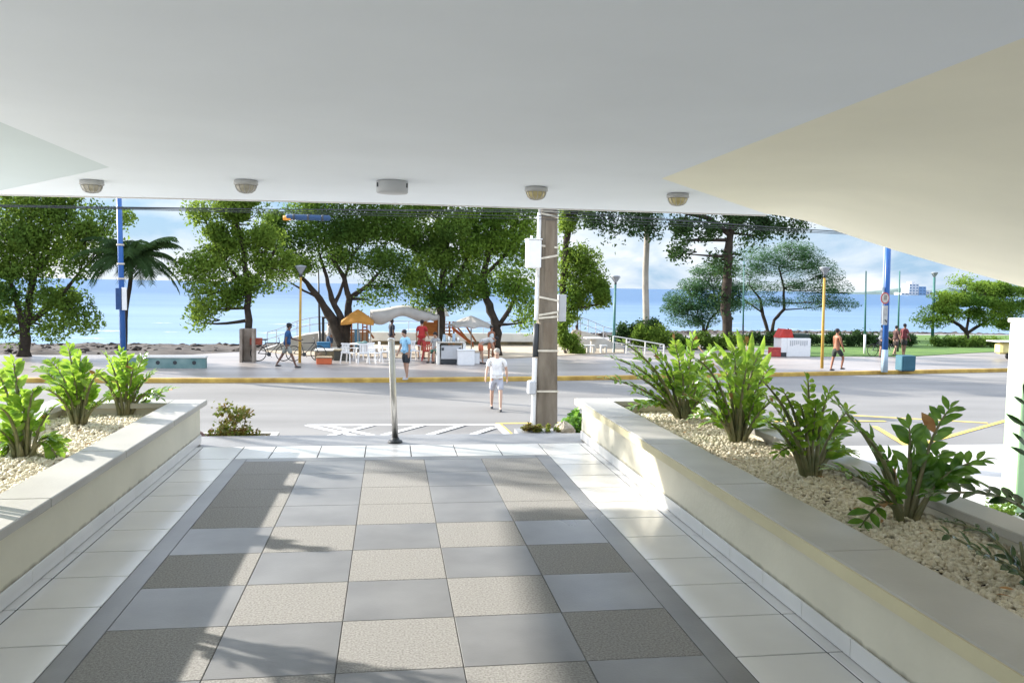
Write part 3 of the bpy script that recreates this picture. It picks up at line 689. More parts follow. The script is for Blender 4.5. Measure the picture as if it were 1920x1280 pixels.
bush('round_bush', 'dark green rounded bush left half at the foot of the grey palm trunk', (1180, 650), [(1180, 625, 30, 20), (1210, 615, 36, 18), (1160, 635, 14, 12)], .17, 4500, M['leaf_d'], 31)
bush('round_bush', 'brighter olive rounded bush in front of the grey palm trunk', (1212, 652), [(1205, 622, 26, 18), (1235, 628, 30, 18), (1215, 640, 40, 12), (1260, 640, 16, 10)], .16, 6500, M['leaf_b'], 32)
bush('shrub', 'bright green climbing shrub at ground level right of the utility pole', (1062, 664), [(1058, 625, 13, 22), (1066, 645, 16, 18), (1085, 656, 22, 6), (1055, 605, 9, 10)], .15, 4200, M['leaf_b'], 33)
HG = 'dark hedges along the lawn'
bush('hedge', 'long dark hedge between the right yellow lamp and the blue pole', (1600, 650), [(1555+k*18, 634+(k % 3)*2, 15, 12) for k in range(8)], .16, 6500, M['leaf_d'], 34, HG)
bush('hedge', 'dark hedge directly right of the blue pole', (1690, 650), [(1672, 636, 14, 13), (1690, 634, 14, 13), (1706, 640, 12, 10)], .16, 3200, M['leaf_d'], 35, HG)
bush('hedge', 'reddish flowering low hedge under the sunny spreading tree', (1800, 651), [(1760+k*16, 641+(k % 2)*2, 13, 9) for k in range(8)], .15, 5000, M['leaf_g'], 36, HG)
bush('hedge', 'low dark planting behind the red and white drink stall', (1500, 648), [(1400+k*18, 634+(k % 3)*2, 16, 12) for k in range(8)], .16, 5500, M['leaf_d'], 37, HG)
bush('hedge', 'dark garden planting around the foot of the plant-covered trunk', (1310, 655), [(1262+k*17, 638+(k % 3)*3, 15, 14) for k in range(8)], .18, 5000, M['leaf_g'], 38, HG)
def frond(b, p, d, L_, g, drop=.8, nl=26, lw=.05, ll=.55, m=0, up=(0, 0, 1)):
    d = Vector(d).normalized(); P = [Vector(p)]
    for k in range(12):
        P.append(P[-1]+d*L_/12); d = (d+Vector((0, 0, -drop/12*(.4+k*.16)))).normalized()
    b.tube(P, [.03*(1-k/13)+.004 for k in range(13)], 5, m)
    for k in range(nl):
        s = .15+.85*k/nl; i = min(11, int(s*12)); q = P[i].lerp(P[i+1], s*12-i); t_ = (P[i+1]-P[i]).normalized()
        sd_ = t_.cross(Vector((0, 0, 1))).normalized() if abs(t_.z) < .98 else Vector((1, 0, 0))
        l = ll*math.sin(PI*min(1, .12+.88*s*.92))**.6*g.uniform(.8, 1.1)
        for sg in (-1, 1):
            dr = (sd_*sg+t_*.7+Vector((0, 0, -.45+g.uniform(-.2, .1)))).normalized(); w_ = t_*lw
            b.add([q-w_*.5, q+w_*.5, q+dr*l*.55+w_*.5+Vector((0, 0, .02)), q+dr*l+Vector((0, 0, -.1*l)), q+dr*l*.55-w_*.5], [(0, 1, 2, 3, 4)], m)
def palm(name, label, base, top, r, fr, L_, seed, m, bark, group=None, updir=.5, ll=.55):
    g = random.Random(seed); p0 = gp(*base, ZP); Y = p0.y; t = thing(name, label, 'palm', p0, 0, group)
    tp = at(*top, Y)-p0; b = MB(); P = [Vector((0, 0, -.1)).lerp(tp, k/10)+Vector((.04*math.sin(k), 0, 0)) for k in range(11)]
    b.tube(P, [r*(1.25 if k == 0 else 1.1-.03*k) for k in range(11)], 14); b.build('trunk', bark, t, True)
    b = MB()
    for k in range(fr):
        a = 2*PI*k/fr+g.uniform(-.2, .2); e = g.uniform(-.3, updir*2)
        frond(b, tp, (math.cos(a), math.sin(a), e), L_*g.uniform(.8, 1.1), g, g.uniform(.8, 1.5), ll=ll)
    b.build('fronds', m, t); return t
palm('coconut_palm', 'dark coconut palm behind the blue pole on the left', (229, 673), (247, 482), .10, 46, 2.3, 3, M['leaf_d'], M['bark'])
palm('royal_palm', 'tall smooth grey palm trunk rising above the olive bush', (1210, 650), (1213, 365), .19, 16, 2.6, 4, M['leaf_d'], M['bark_l'])

# ---------------------------------------------------------------- potted aroids in the planters (thick stems, glossy leaflets)
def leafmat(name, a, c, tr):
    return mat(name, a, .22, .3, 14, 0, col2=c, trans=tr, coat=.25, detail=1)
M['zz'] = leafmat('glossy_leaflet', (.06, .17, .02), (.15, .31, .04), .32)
M['zzb'] = leafmat('glossy_leaflet_sunny', (.10, .24, .022), (.26, .42, .05), .38)  # sunny copy of the leaflet, brighter colour in place of sunlight
M['zzd'] = leafmat('glossy_leaflet_shaded', (.018, .055, .014), (.05, .11, .025), .22)  # shaded copy of the same leaflet, backlit darkness put into the colour
M['stemz'] = mat('aroid_stem', (.10, .12, .045), .55, .2, 9, .2, 40, col2=(.26, .23, .12))
M['dryleaf'] = mat('dry_leaf', (.35, .16, .05), .8, .3, 20, 0, col2=(.5, .3, .12))
def leaflet(b, p, d, nr, L_, W, m=0, cup=.18):
    d = d.normalized(); s = d.cross(nr).normalized(); n_ = s.cross(d).normalized()
    sh = ((0, .12), (.22, .72), (.5, 1), (.78, .7), (1, .04)); vs = []
    for i, (t, w_) in enumerate(sh):
        c = p+d*L_*t-n_*L_*.16*t*t; e = W/2*w_
        vs += [c+s*e+n_*e*cup*2, c, c-s*e+n_*e*cup*2]
    fs = []
    for i in range(4):
        a = i*3; fs += [(a, a+1, a+4, a+3), (a+1, a+2, a+5, a+4)]
    b.add(vs, fs, m)
def zz_stem(sb, lb, P, r0, g, nleaf, LL, WW, start=.34, face=None):
    """P: control points; a thick tapering stem with alternate leaflets"""
    P = [Vector(p) for p in P]
    def bez(t):
        if len(P) == 3: return P[0]*(1-t)**2+P[1]*2*t*(1-t)+P[2]*t*t
        n = len(P)-1; u = t*n; i = min(int(u), n-1); u -= i
        q0, q1, q2, q3 = P[max(i-1, 0)], P[i], P[i+1], P[min(i+2, n)]
        return .5*((2*q1)+(q2-q0)*u+(2*q0-5*q1+4*q2-q3)*u*u+(3*q1-q0-3*q2+q3)*u**3)
    C = [bez(k/14) for k in range(15)]
    sb.tube(C, [r0*(1-k/14)**.8*.85+.0035 for k in range(15)], 7)
    for k in range(nleaf):
        t = start+(1-start)*(k+.5)/nleaf; p = bez(t); d = (bez(min(1, t+.03))-bez(max(0, t-.03))).normalized()
        ref = Vector((g.uniform(-.3, .3), g.uniform(-.5, .1), 1)); side = d.cross(ref).normalized()
        if side.length < .1: side = Vector((1, 0, 0))
        up = side.cross(d).normalized()
        for sg in (-1, 1):
            if g.random() < .06: continue
            dr = (side*sg*g.uniform(.75, 1.1)+d*g.uniform(.5, .95)+up*g.uniform(.05, .5)).normalized()
            f = (.72+.38*math.sin(PI*min(1, .15+.8*(t-start)/(1-start))))*g.uniform(.85, 1.12)
            leaflet(lb, p+dr*.004, dr, (up-dr*up.dot(dr)).normalized(), LL*f, WW*f*g.uniform(.85, 1.15), 1 if g.random() < .009 else 0, g.uniform(.08, .26))
    leaflet(lb, bez(1), (bez(1)-bez(.96)), Vector((0, 0, 1)), LL*.8, WW*.7)
GZ = 'leafy aroid plants growing in the pebble planters'
def zz(label, base, tips, seed, LL=.105, WW=.05, r0=.02, m='zz', nleaf=12, z=.32, spread=.28, extra=4, dyb=0):
    g = random.Random(seed); p0 = gp(*base, z); Y = p0.y
    t = thing('aroid_plant', label, 'plant', p0, 0, GZ); sb = MB(); lb = MB()
    for (tx, ty, *o) in tips:
        dy = o[0] if o else g.uniform(-spread, spread)
        e = at(tx, ty, Y+dy)-p0; a = math.atan2(e.y+g.uniform(-.1, .1), e.x+g.uniform(-.05, .05)); b0 = Vector((math.cos(a), math.sin(a), 0))*g.uniform(.015, .06); b0.z = -.03
        h = max(e.z, .15); mid = Vector((e.x*.32+b0.x*.5, e.y*.32, h*g.uniform(.62, .85)+ (0 if e.z > .25 else .16)))
        zz_stem(sb, lb, [b0, mid, e], r0*g.uniform(.8, 1.15), g, nleaf+g.randint(-1, 3), LL, WW)
    for _ in range(extra):      # short leafless stubs round the base
        a = g.uniform(0, 2*PI); sb.tube([(math.cos(a)*.05, math.sin(a)*.05, -.02), (math.cos(a)*.07, math.sin(a)*.07, .07), (math.cos(a)*.10, math.sin(a)*.10, g.uniform(.12, .2))], [r0*1.1, r0*.8, r0*.25], 7)
    sb.build('stems', M['stemz'], t, True); lb.build('leaves', [M[m], M['dryleaf']], t, True)
    return t
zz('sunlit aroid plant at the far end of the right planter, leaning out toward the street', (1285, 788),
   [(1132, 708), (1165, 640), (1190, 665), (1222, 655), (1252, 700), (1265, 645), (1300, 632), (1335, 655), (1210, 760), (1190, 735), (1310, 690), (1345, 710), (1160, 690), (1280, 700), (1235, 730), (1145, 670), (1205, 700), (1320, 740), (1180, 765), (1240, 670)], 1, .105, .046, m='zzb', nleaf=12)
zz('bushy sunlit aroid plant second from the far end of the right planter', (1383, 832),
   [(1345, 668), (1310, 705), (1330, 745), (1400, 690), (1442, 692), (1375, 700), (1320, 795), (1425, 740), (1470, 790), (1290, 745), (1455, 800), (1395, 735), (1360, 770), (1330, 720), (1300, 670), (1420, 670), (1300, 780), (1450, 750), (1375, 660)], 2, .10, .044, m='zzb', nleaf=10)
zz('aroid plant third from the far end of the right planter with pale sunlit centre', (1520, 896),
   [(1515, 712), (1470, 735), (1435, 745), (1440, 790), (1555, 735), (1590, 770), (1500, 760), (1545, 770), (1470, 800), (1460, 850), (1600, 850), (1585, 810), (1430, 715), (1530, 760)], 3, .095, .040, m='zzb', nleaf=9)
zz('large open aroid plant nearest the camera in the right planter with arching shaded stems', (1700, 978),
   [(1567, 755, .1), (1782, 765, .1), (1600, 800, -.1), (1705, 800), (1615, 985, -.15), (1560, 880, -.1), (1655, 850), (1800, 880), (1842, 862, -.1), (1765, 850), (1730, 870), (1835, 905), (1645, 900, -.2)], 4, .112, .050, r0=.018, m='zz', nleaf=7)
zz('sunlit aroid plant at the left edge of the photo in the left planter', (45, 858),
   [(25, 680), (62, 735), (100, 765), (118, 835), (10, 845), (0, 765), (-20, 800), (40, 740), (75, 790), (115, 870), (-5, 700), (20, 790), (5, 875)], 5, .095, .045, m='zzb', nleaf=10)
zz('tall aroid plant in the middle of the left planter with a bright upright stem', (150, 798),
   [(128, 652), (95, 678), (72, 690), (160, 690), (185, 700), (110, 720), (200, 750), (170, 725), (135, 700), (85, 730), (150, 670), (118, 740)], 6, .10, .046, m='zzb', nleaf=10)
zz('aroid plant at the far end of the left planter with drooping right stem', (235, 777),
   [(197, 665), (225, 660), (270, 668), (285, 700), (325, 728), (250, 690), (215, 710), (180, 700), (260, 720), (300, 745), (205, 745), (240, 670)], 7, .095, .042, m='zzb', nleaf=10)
def near_stems():
    t = thing('aroid_plant', 'dark backlit aroid plant reaching into the photo from the right edge', 'plant', (2.95, 3.3, .31), 0, GZ); p0 = Vector((2.95, 3.3, .31)); g = random.Random(9); sb = MB(); lb = MB()
    for pts, LL, WW, n in (([(1990, 1040, 3.5), (1930, 960, 3.6), (1850, 925, 3.75), (1745, 925, 3.9)], .10, .05, 9),
                           ([(1990, 1120, 3.3), (1915, 1065, 3.35), (1850, 1000, 3.5), (1770, 975, 3.7)], .075, .026, 9),
                           ([(1990, 1180, 3.2), (1920, 1080, 3.3), (1850, 1040, 3.35), (1775, 1000, 3.4)], .08, .03, 8),
                           ([(1985, 1000, 3.3), (1945, 900, 3.35), (1925, 830, 3.4), (1922, 752, 3.4)], .11, .026, 8)):
        P = [Vector((.03, .05, 0))]+[at(*q)-p0 for q in pts]
        zz_stem(sb, lb, P, .014, g, n+3, LL, WW, .3)
    for a in (1.2, 2.2, 3.5, 5): sb.tube([(math.cos(a)*.03, math.sin(a)*.03, -.02), (math.cos(a)*.08, math.sin(a)*.08, .2)], [.018, .006], 7)
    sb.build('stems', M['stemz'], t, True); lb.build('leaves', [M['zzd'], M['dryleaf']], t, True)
near_stems()
# broad upright leaves with a reddish bract behind the aroids
t = thing('broadleaf_plant', 'bright green broad upright leaves with orange bracts behind the right planter aroids', 'plant', gp(1400, 765, .31)); g = random.Random(21); b = MB(); p0 = t.location.copy(); c = MB()
for (x, y, ww) in ((1345, 640, .10), (1362, 622, .10), (1385, 615, .12), (1412, 620, .10), (1440, 630, .11), (1450, 655, .12), (1330, 655, .10), (1375, 650, .16), (1405, 655, .2), (1425, 650, .13), (1392, 668, .2)):
    e = at(x, y, p0.y+g.uniform(-.1, .25))-p0; a = Vector((e.x*.3, e.y*.3, e.z*.5)); ww *= .75
    c.tube([(g.uniform(-.03, .03), g.uniform(-.03, .03), -.02), a*.6, a], [.012, .009, .006], 6)
    leaflet(b, a, e-a, Vector((g.uniform(-.6, .6), -1, .4)).normalized(), (e-a).length, ww, 0, .2)
c.build('stems', M['stemz'], t, True); b.build('leaves', M['zzb'], t, True)
b = MB()
for (x, y) in ((1262, 628), (1305, 632), (1392, 640), (1400, 632)):
    e = at(x, y, p0.y+.2)-p0
    for k in range(3): leaflet(b, e-Vector((0, 0, .08)), Vector((g.uniform(-.3, .3), 0, 1)), Vector((0, -1, .2)), .10, .03)
    c2 = e-Vector((0, 0, .08)); b.tube([(0, 0, 0), c2*.5+Vector((0, 0, .05)), c2], .004, 5)
b.build('bracts', M['dryleaf'], t, True)

# small beds at the end of the landing
def bed(label, x0, x1, y0, y1, z0, z1):
    t = thing('stone_bed', label, 'planter bed', ((x0+x1)/2, (y0+y1)/2, z0)); b = MB(); hx, hy, h = (x1-x0)/2, (y1-y0)/2, z1-z0
    for a in ((-hx, hx, -hy, -hy+.08), (-hx, hx, hy-.08, hy), (-hx, -hx+.08, -hy+.081, hy-.081), (hx-.08, hx, -hy+.081, hy-.081)): b.box(*a, 0, h)
    b.build('kerb', M['capstone'], t); b = MB(); b.box(-hx+.081, hx-.081, -hy+.081, hy-.081, 0, h-.08); b.build('soil', M['soil'], t); return t
bed('small stone bed left of the landing holding the red and green bush', -2.3, -1.27, 9.2, 9.85, -1.78, -.10)
bed('small stone bed right of the landing at the foot of the utility pole', 1.96, 2.5, 9.2, 9.9, -1.78, -.10)
M['leaf_r'] = mat('foliage_reddish', (.20, .10, .03), .6, .3, 9, 0, col2=(.13, .24, .03), trans=.35)
def small_bush(name, label, cat, c, r, n, leaf, m, seed, sq=1.0, stems=7):
    g = np.random.default_rng(seed); t = thing(name, label, cat, c); b = MB()
    d = g.standard_normal((n, 3)); d[:, 2] = np.abs(d[:, 2]); d /= np.linalg.norm(d, axis=1)[:, None]
    k = 26; pc = d[:k]*(g.random((k, 1))**.4)*np.array([r[0], r[1], r[2]]); idx = g.integers(0, k, n)
    C = pc[idx]+g.standard_normal((n, 3))*min(r)*.2; C[:, 2] = np.abs(C[:, 2])+.01
    for i in range(stems): limb(b, (0, 0, -.05), Vector(pc[i]), .008, .003, g)
    b.build('stems', M['bark'], t, True); leaf_mesh('foliage', C, None, leaf, t, m, g, .1, 0, .55); return t
p = gp(425, 800, -.15)
small_bush('croton_bush', 'knee high bush with yellow green and reddish leaves left of the landing', 'bush', (-1.72, 9.45, -.16), (.22, .2, .56), 1500, .05, M['leaf_r'], 51)
small_bush('croton_bush', 'low red tipped ground plant in front of the knee high bush', 'bush', (-1.48, 9.32, -.16), (.2, .09, .14), 600, .04, M['leaf_r'], 52)
t = thing('spiky_rosette', 'dark red spiky rosette plant at the end of the left planter wall', 'plant', (-1.98, 9.42, -.17)); b = MB(); g = random.Random(3)
for k in range(26):
    a = k*2.4; e = .25+.9*(k/26); leaflet(b, Vector((0, 0, .02)), Vector((math.cos(a), math.sin(a), e)), Vector((-math.cos(a), -math.sin(a), 1.2)), .26*g.uniform(.7, 1.1), .035)
b.build('leaves', mat('rosette_leaf', (.10, .03, .03), .5, .3, 9, 0, col2=(.16, .08, .05)), t)
small_bush('leafy_shrub', 'small dark green leafy shrub above the pale rock right of the utility pole', 'shrub', (2.2, 9.55, -.16), (.17, .17, .34), 300, .10, M['zz'], 53)
small_bush('ground_plant', 'low orange and green ground plant at the foot of the utility pole', 'plant', (1.72, 9.28, -.02), (.26, .1, .07), 900, .035, M['leaf_r'], 54)
t = thing('rock', 'pale pitted rock at the outer corner of the right planter', 'rock', (2.02, 9.32, -.12)); b = MB(); b.ell((0, 0, .08), (.13, .1, .12), 14, k=9)
g = random.Random(8); b.v = [(v[0]*g.uniform(.85, 1.12), v[1]*g.uniform(.85, 1.12), v[2]*g.uniform(.9, 1.1)) for v in b.v]
b.build('body', mat('pitted_rock', (.36, .31, .25), .9, .3, 12, .9, 30, col2=(.6, .54, .45)), t)
b = MB(); b.box(1.46, 1.96, 9.125, 9.5, -1.78, -.02); tag(b.build('stone_ledge', M['slab']), 'grey stone ledge under the orange ground plant by the landing', 'ledge')

# ---------------------------------------------------------------- poles and posts
M['concrete'] = mat('weathered_concrete', (.10, .08, .055), .9, .25, 2.2, .6, 18, col2=(.21, .175, .13), detail=9, stretch=(2, 2, .5))
M['pvc'] = mat('white_conduit', (.72, .72, .70), .5, .05, 3)
M['strap'] = mat('steel_strap', (.55, .50, .40), .5, .2, 9)
M['blue'] = mat('blue_pole_paint', (.015, .10, .34), .4, .12, 3, 0); M['paleblue'] = mat('pale_blue_base', (.32, .42, .50), .6, .15, 3)
M['yellow'] = mat('yellow_post_paint', (.46, .28, .045), .6, .15, 3); M['green'] = mat('green_post_paint', (.05, .16, .14), .5, .15, 3)
def utility_pole():
    p0 = gp(1022, 812, ZR+.12); Y = p0.y; t = thing('utility_pole', 'tall square concrete utility pole with white conduits in front of the road', 'utility pole', p0)
    top = at(1030, 330, Y)-p0; w0, w1 = .25, .165; b = MB(); n = 14; v = []
    rings = []
    for k in range(n+1):
        s = k/n; ww = w0+(w1-w0)*s; c = Vector((0, 0, 0)).lerp(top, s); cc = .03
        rings.append([c+Vector((a*ww, d*ww, 0)) for a, d in ((-1+.14, -1), (1-.14, -1), (1, -1+.14), (1, 1-.14), (1-.14, 1), (-1+.14, 1), (-1, 1-.14), (-1, -1+.14))])
    vs = [p for r in rings for p in r]; fs = [tuple(range(7, -1, -1)), tuple(range(n*8, n*8+8))]
    for k in range(n):
        for i in range(8): fs.append((k*8+i, k*8+(i+1) % 8, k*8+8+(i+1) % 8, k*8+8+i))
    b.add(vs, fs); b.build('shaft', M['concrete'], t)
    hz = top.z
    def cen(z): return top*(z/hz)
    def wd(z): return w0+(w1-w0)*z/hz
    def zof(y): return (at(1022, y, Y)-p0).z
    # recessed panels seen as darker seams
    for y0, y1 in ((415, 548), (604, 650)):
        z1, z0 = zof(y0), zof(y1); c = cen((z0+z1)/2); b = MB(); ww = wd((z0+z1)/2)*.55
        b.box(c.x-ww, c.x+ww, c.y-wd(z0)-.004, c.y-wd(z0)+.02, z0, z1); b.build('panel', mat('panel_concrete', (.12, .09, .06), .95, .25, 2.2, .6, 18, col2=(.22, .18, .13), stretch=(2, 2, .5)), t)
    for y in (398, 405, 463, 482, 560, 587, 594, 656, 731):
        z = zof(y); c = cen(z); ww = wd(z)+.012; b = MB(); tl = .02*((y*7) % 5-2)
        P = [Vector((c.x+a*ww, c.y+d*ww, z+a*tl)) for a, d in ((-1, -1), (1, -1), (1, 1), (-1, 1), (-1, -1))]
        for q, r in zip(P[:-1], P[1:]): b.bar(q, r, .012, .045)
        b.build('strap', M['strap'], t)
    def pipe(y0, y1, r, off):
        b = MB(); zs = [zof(y0)+(zof(y1)-zof(y0))*k/6 for k in range(7)]
        b.tube([(cen(z).x-wd(z)-off, cen(z).y-wd(z)*.6, z) for z in zs], r, 10); b.build('conduit', M['pvc'], t, True)
    pipe(806, 670, .06, .065); pipe(600, 520, .05, .06); pipe(520, 400, .05, .055); pipe(400, 340, .035, .05)
    b = MB(); z0, z1 = zof(668), zof(606); b.tube([(cen(z).x-wd(z)-.06, cen(z).y-wd(z)*.6, z) for z in (z0, (z0+z1)/2, z1)], .07, 10); b.build('conduit_sleeve', M['dark'], t, True)
    # cabinets
    a, c = at(988, 502, Y-.3)-p0, at(1015, 450, Y-.3)-p0; b = MB(); b.bbox(a.x, c.x, -.35, -.02, a.z, c.z, .02); cb = b.build('cabinet', M['white'], t)
    b = MB(); b.bbox(a.x-.02, c.x+.02, -.37, 0, c.z+.002, c.z+.03, .01); b.tube([((a.x+c.x)/2-.04, -.15, c.z+.03), ((a.x+c.x)/2-.04, -.15, c.z+.1)], .03, 8); b.build('cabinet_lid', M['white'], cb)
    a, c = at(990, 740, Y-.3)-p0, at(1005, 714, Y-.3)-p0; b = MB(); b.bbox(a.x, c.x, -.33, -.1, a.z, c.z, .03); b.build('meter_box', M['greyplastic'], t)
    a, c = at(1044, 602, Y+.3)-p0, at(1059, 552, Y+.3)-p0; b = MB(); b.bbox(a.x, c.x, .1, .3, a.z, c.z, .01); b.box(a.x+.01, c.x-.01, .095, .099, (a.z+c.z)/2-.01, (a.z+c.z)/2+.01); b.build('rear_cabinet', M['greyplastic'], t)
    return t, p0, Y
upole, UP, UY = utility_pole()
# overhead wires run along the street through the pole
for i, (zz_, ypole, sag, rr) in enumerate(((0, 394, .30, .009), (1, 398, .22, .010), (2, 405, .16, .008), (3, 411, .10, .006))):
    z = at(1020, ypole, UY-.2).z; b = MB(); y0 = UY-.22
    for x0, x1, ya, yb in ((-34, UP.x, UY-.5, y0), (UP.x, 42, y0, UY+5.5)):
        b.tube([(x0+(x1-x0)*k/12, ya+(yb-ya)*k/12, z-sag*math.sin(PI*k/12)+((-.15+.05*i)*(k/12 if x0 == UP.x else 1-k/12))) for k in range(13)], rr, 5)
    tag(b.build('overhead_wire', M['dark']), ['topmost overhead wire crossing the photo just under the canopy edge', 'second overhead wire below the canopy edge, carried by the utility pole', 'third overhead wire, carrying the blue splice case', 'lowest thin overhead wire tied to the utility pole'][i], 'wire', 'overhead wires along the street')
t = thing('splice_case', 'blue horizontal splice case hanging on the overhead wires', 'splice case', at(578, 408, UY-.6)); b = MB()
b.tube([(-.47, 0, 0), (-.44, 0, 0), (.44, 0, 0), (.47, 0, 0)], [.03, .06, .06, .03], 14); b.build('body', mat('faded_blue_case', (.012, .05, .13), .6), t, True)
for s in (-.3, 0, .3): b = MB(); b.tube([(s-.02, 0, 0), (s+.02, 0, 0)], .068, 14); b.build('clamp', M['dark'], t, True)
t = thing('cable_tag', 'small orange and white cable closure left of the blue splice case', 'cable closure', at(540, 409, UY-.6)); b = MB()
b.tube([(-.1, 0, 0), (.06, 0, 0)], .05, 10); b.build('body', mat('orange_plastic', (.65, .28, .03), .5), t, True); b = MB(); b.tube([(.065, 0, 0), (.16, 0, 0)], .04, 10); b.build('end_cap', M['white'], t, True)

def tall_pole(name, label, base, top, r0, r1, m, zg, base_m=None, hb=1.0, cat='pole', group=None):
    p0 = gp(*base, zg); tp = at(*top, p0.y)-p0; t = thing(name, label, cat, p0, 0, group)
    b = MB(); s0 = hb/tp.z if base_m else 0
    b.tube([tp*s0, tp*.5+tp*s0*.5, tp], [r0, (r0+r1)/2, r1], 14); b.build('shaft', m, t, True)
    if base_m: b = MB(); b.tube([(0, 0, -.02), tp*s0], [r0*1.12, r0*1.08], 14); b.build('base_sleeve', base_m, t, True)
    return t, p0, tp
GB = 'blue street poles on the promenade kerb'
t, p0, tp = tall_pole('blue_pole', 'blue street pole on the left with dark blue box and pale panel', (232, 694), (222, 330), .105, .09, M['blue'], ZP, M['paleblue'], .75, group=GB)
z0, z1 = (at(228, 580, p0.y)-p0).z, (at(228, 540, p0.y)-p0).z
b = MB(); x = (tp*(z0/tp.z)).x; b.bbox(x-.16, x+.04, -.22, -.1, z0, z1, .01); b.build('box', mat('dark_blue_box', (.01, .05, .16), .5), t)
b = MB(); b.bbox(x+.05, x+.22, -.2, -.14, z0-.02, z1+.03, .01); b.build('panel', M['white'], t)
for zz_ in (z1+.9, z1+.35, z1+1.6): b = MB(); c = tp*(zz_/tp.z); b.lathe([(.135, -.03), (.135, .03)], 14, c=c); b.build('band', M['strap'], t)
t, p0, tp = tall_pole('blue_pole', 'blue street pole on the right with round traffic sign and white plate', (1658, 696), (1666, 440), .125, .115, M['blue'], ZP, M['paleblue'], .95, group=GB)
b = MB(); b.tube([tp*.35+Vector((-.19, -.05, 0)), tp*.92+Vector((-.19, -.05, 0))], .04, 8); b.build('riser_pipe', M['paleblue'], t, True)
def sg(px, py): return at(px, py, p0.y-.25)-p0
c = sg(1659.5, 559); M['signred'] = mat('sign_red_ring', (.42, .08, .07), .5, .15, 9); M['ink'] = mat('sign_black', (.02, .02, .02), .5)
R90 = Matrix.Rotation(PI/2, 4, 'X')
b = MB(); b.lathe([(.20, -.008), (.20, .008)], 28, c=c, M=R90 @ Matrix.Scale(1.25, 4, (0, 1, 0))); sn = b.build('round_sign', M['signred'], t)
b = MB(); b.lathe([(.155, -.003), (.155, .003)], 28, c=c+Vector((0, -.014, 0)), M=R90 @ Matrix.Scale(1.25, 4, (0, 1, 0))); b.build('sign_face', mat('sign_face', (.50, .46, .40), .5, .1), sn)
b = MB()
for row, z in enumerate((.09, -.02)):
    for k in range(2):
        x0 = c.x-.062+k*.066; zc = c.z+z
        for (dx0, dx1, dz0, dz1) in ((0, .05, .032, .044), (0, .05, -.008, .004), (0, .05, -.048, -.036), (.038, .05, -.047, .043)): b.box(x0+dx0, x0+dx1, c.y-.026, c.y-.02, zc+dz0, zc+dz1)
b.build('sign_lettering', M['ink'], sn)
a, d = sg(1654, 609), sg(1665, 573); b = MB(); b.box(a.x, d.x, a.y-.01, a.y+.01, a.z, d.z); pl = b.build('sign_plate', mat('plate_grey', (.42, .42, .40), .5, .12), t)
b = MB(); cc = (a+d)/2
b.bar((a.x+.10, a.y-.02, a.z+.24), (a.x+.19, a.y-.02, a.z+.12), .004, .035); b.bar((a.x+.19, a.y-.02, a.z+.22), (a.x+.19, a.y-.02, a.z+.10), .03, .004); b.build('arrow_mark', M['ink'], pl)
b = MB()
for k in range(16):
    q, q2 = 2*PI*k/16, 2*PI*(k+1)/16; b.bar((cc.x+.07*math.cos(q), a.y-.014, cc.z+.15+.13*math.sin(q)), (cc.x+.07*math.cos(q2), a.y-.014, cc.z+.15+.13*math.sin(q2)), .004, .014)
b.build('ring_mark', mat('ring_mark', (.36, .30, .30), .5), pl)
a, d = sg(1666.5, 608), sg(1672, 574); b = MB(); b.bbox(a.x, d.x, .05, .35, a.z, d.z, .01); b.build('side_box', mat('dark_maroon_box', (.03, .01, .03), .5), t)
def lamp_post(label, base, top, r, m, headm, cup=True, group='street lamps with cup shaped heads', base_m=None):
    t, p0, tp = tall_pole('street_lamp', label, base, top, r, r*.75, m, ZP, base_m, .9, 'street lamp', group)
    b = MB(); b.lathe([(.05, 0), (.07, .05), (.19, .26), (.23, .32), (.23, .35), (.05, .38)], 18, c=tp); h = b.build('lamp_head', headm, t, True)
    b = MB(); b.lathe([(.055, -.12), (.075, -.02), (.06, .0)], 12, c=tp); b.build('collar', M['dark'], t, True)
    for s in (-1, 1): b = MB(); b.tube([tp+Vector((s*.05, 0, .02)), tp+Vector((s*.26, 0, .30))], .012, 6); b.build('bracket', M['dark'], h)
    return t
M['lamphead'] = mat('lamp_head_grey', (.26, .28, .30), .4, .1)
lamp_post('yellow street lamp on the left beside the walking man in a cap', (562, 680), (564, 514), .062, M['yellow'], M['lamphead'])
lamp_post('yellow street lamp on the right beside the shirtless man', (1541, 690), (1546, 516), .068, M['yellow'], M['lamphead'])
lamp_post('green street lamp left of the grey royal palm trunk', (1150, 662), (1154, 530), .08, M['green'], M['lamphead'])
lamp_post('grey green street lamp farthest right, in front of the sunny spreading tree', (1748, 640), (1752, 520), .11, M['green'], M['lamphead'])
GP_ = 'thin flagpoles behind the promenade'
for lb, bs, tp_, m in (('thin pole with white foot left of the right blue pole', (1621, 664), (1624, 508), M['green']), ('thin grey pole right of the right blue pole', (1683, 660), (1687, 508), M['green']),
                       ('thin dark pole left of the dark goal frame posts', (600, 662), (597, 505), M['dark']), ('thin pole between the covered trunk and the layered tree', (1393, 640), (1395, 490), M['green']), ('thin dark pole right of the utility pole among the climbing leaves', (1083, 640), (1082, 545), M['dark'])):
    tall_pole('thin_pole', lb, bs, tp_, .055, .035, m, ZP, M['white'] if '1621' in str(bs) else M['dark'], 1.1, 'pole', GP_)
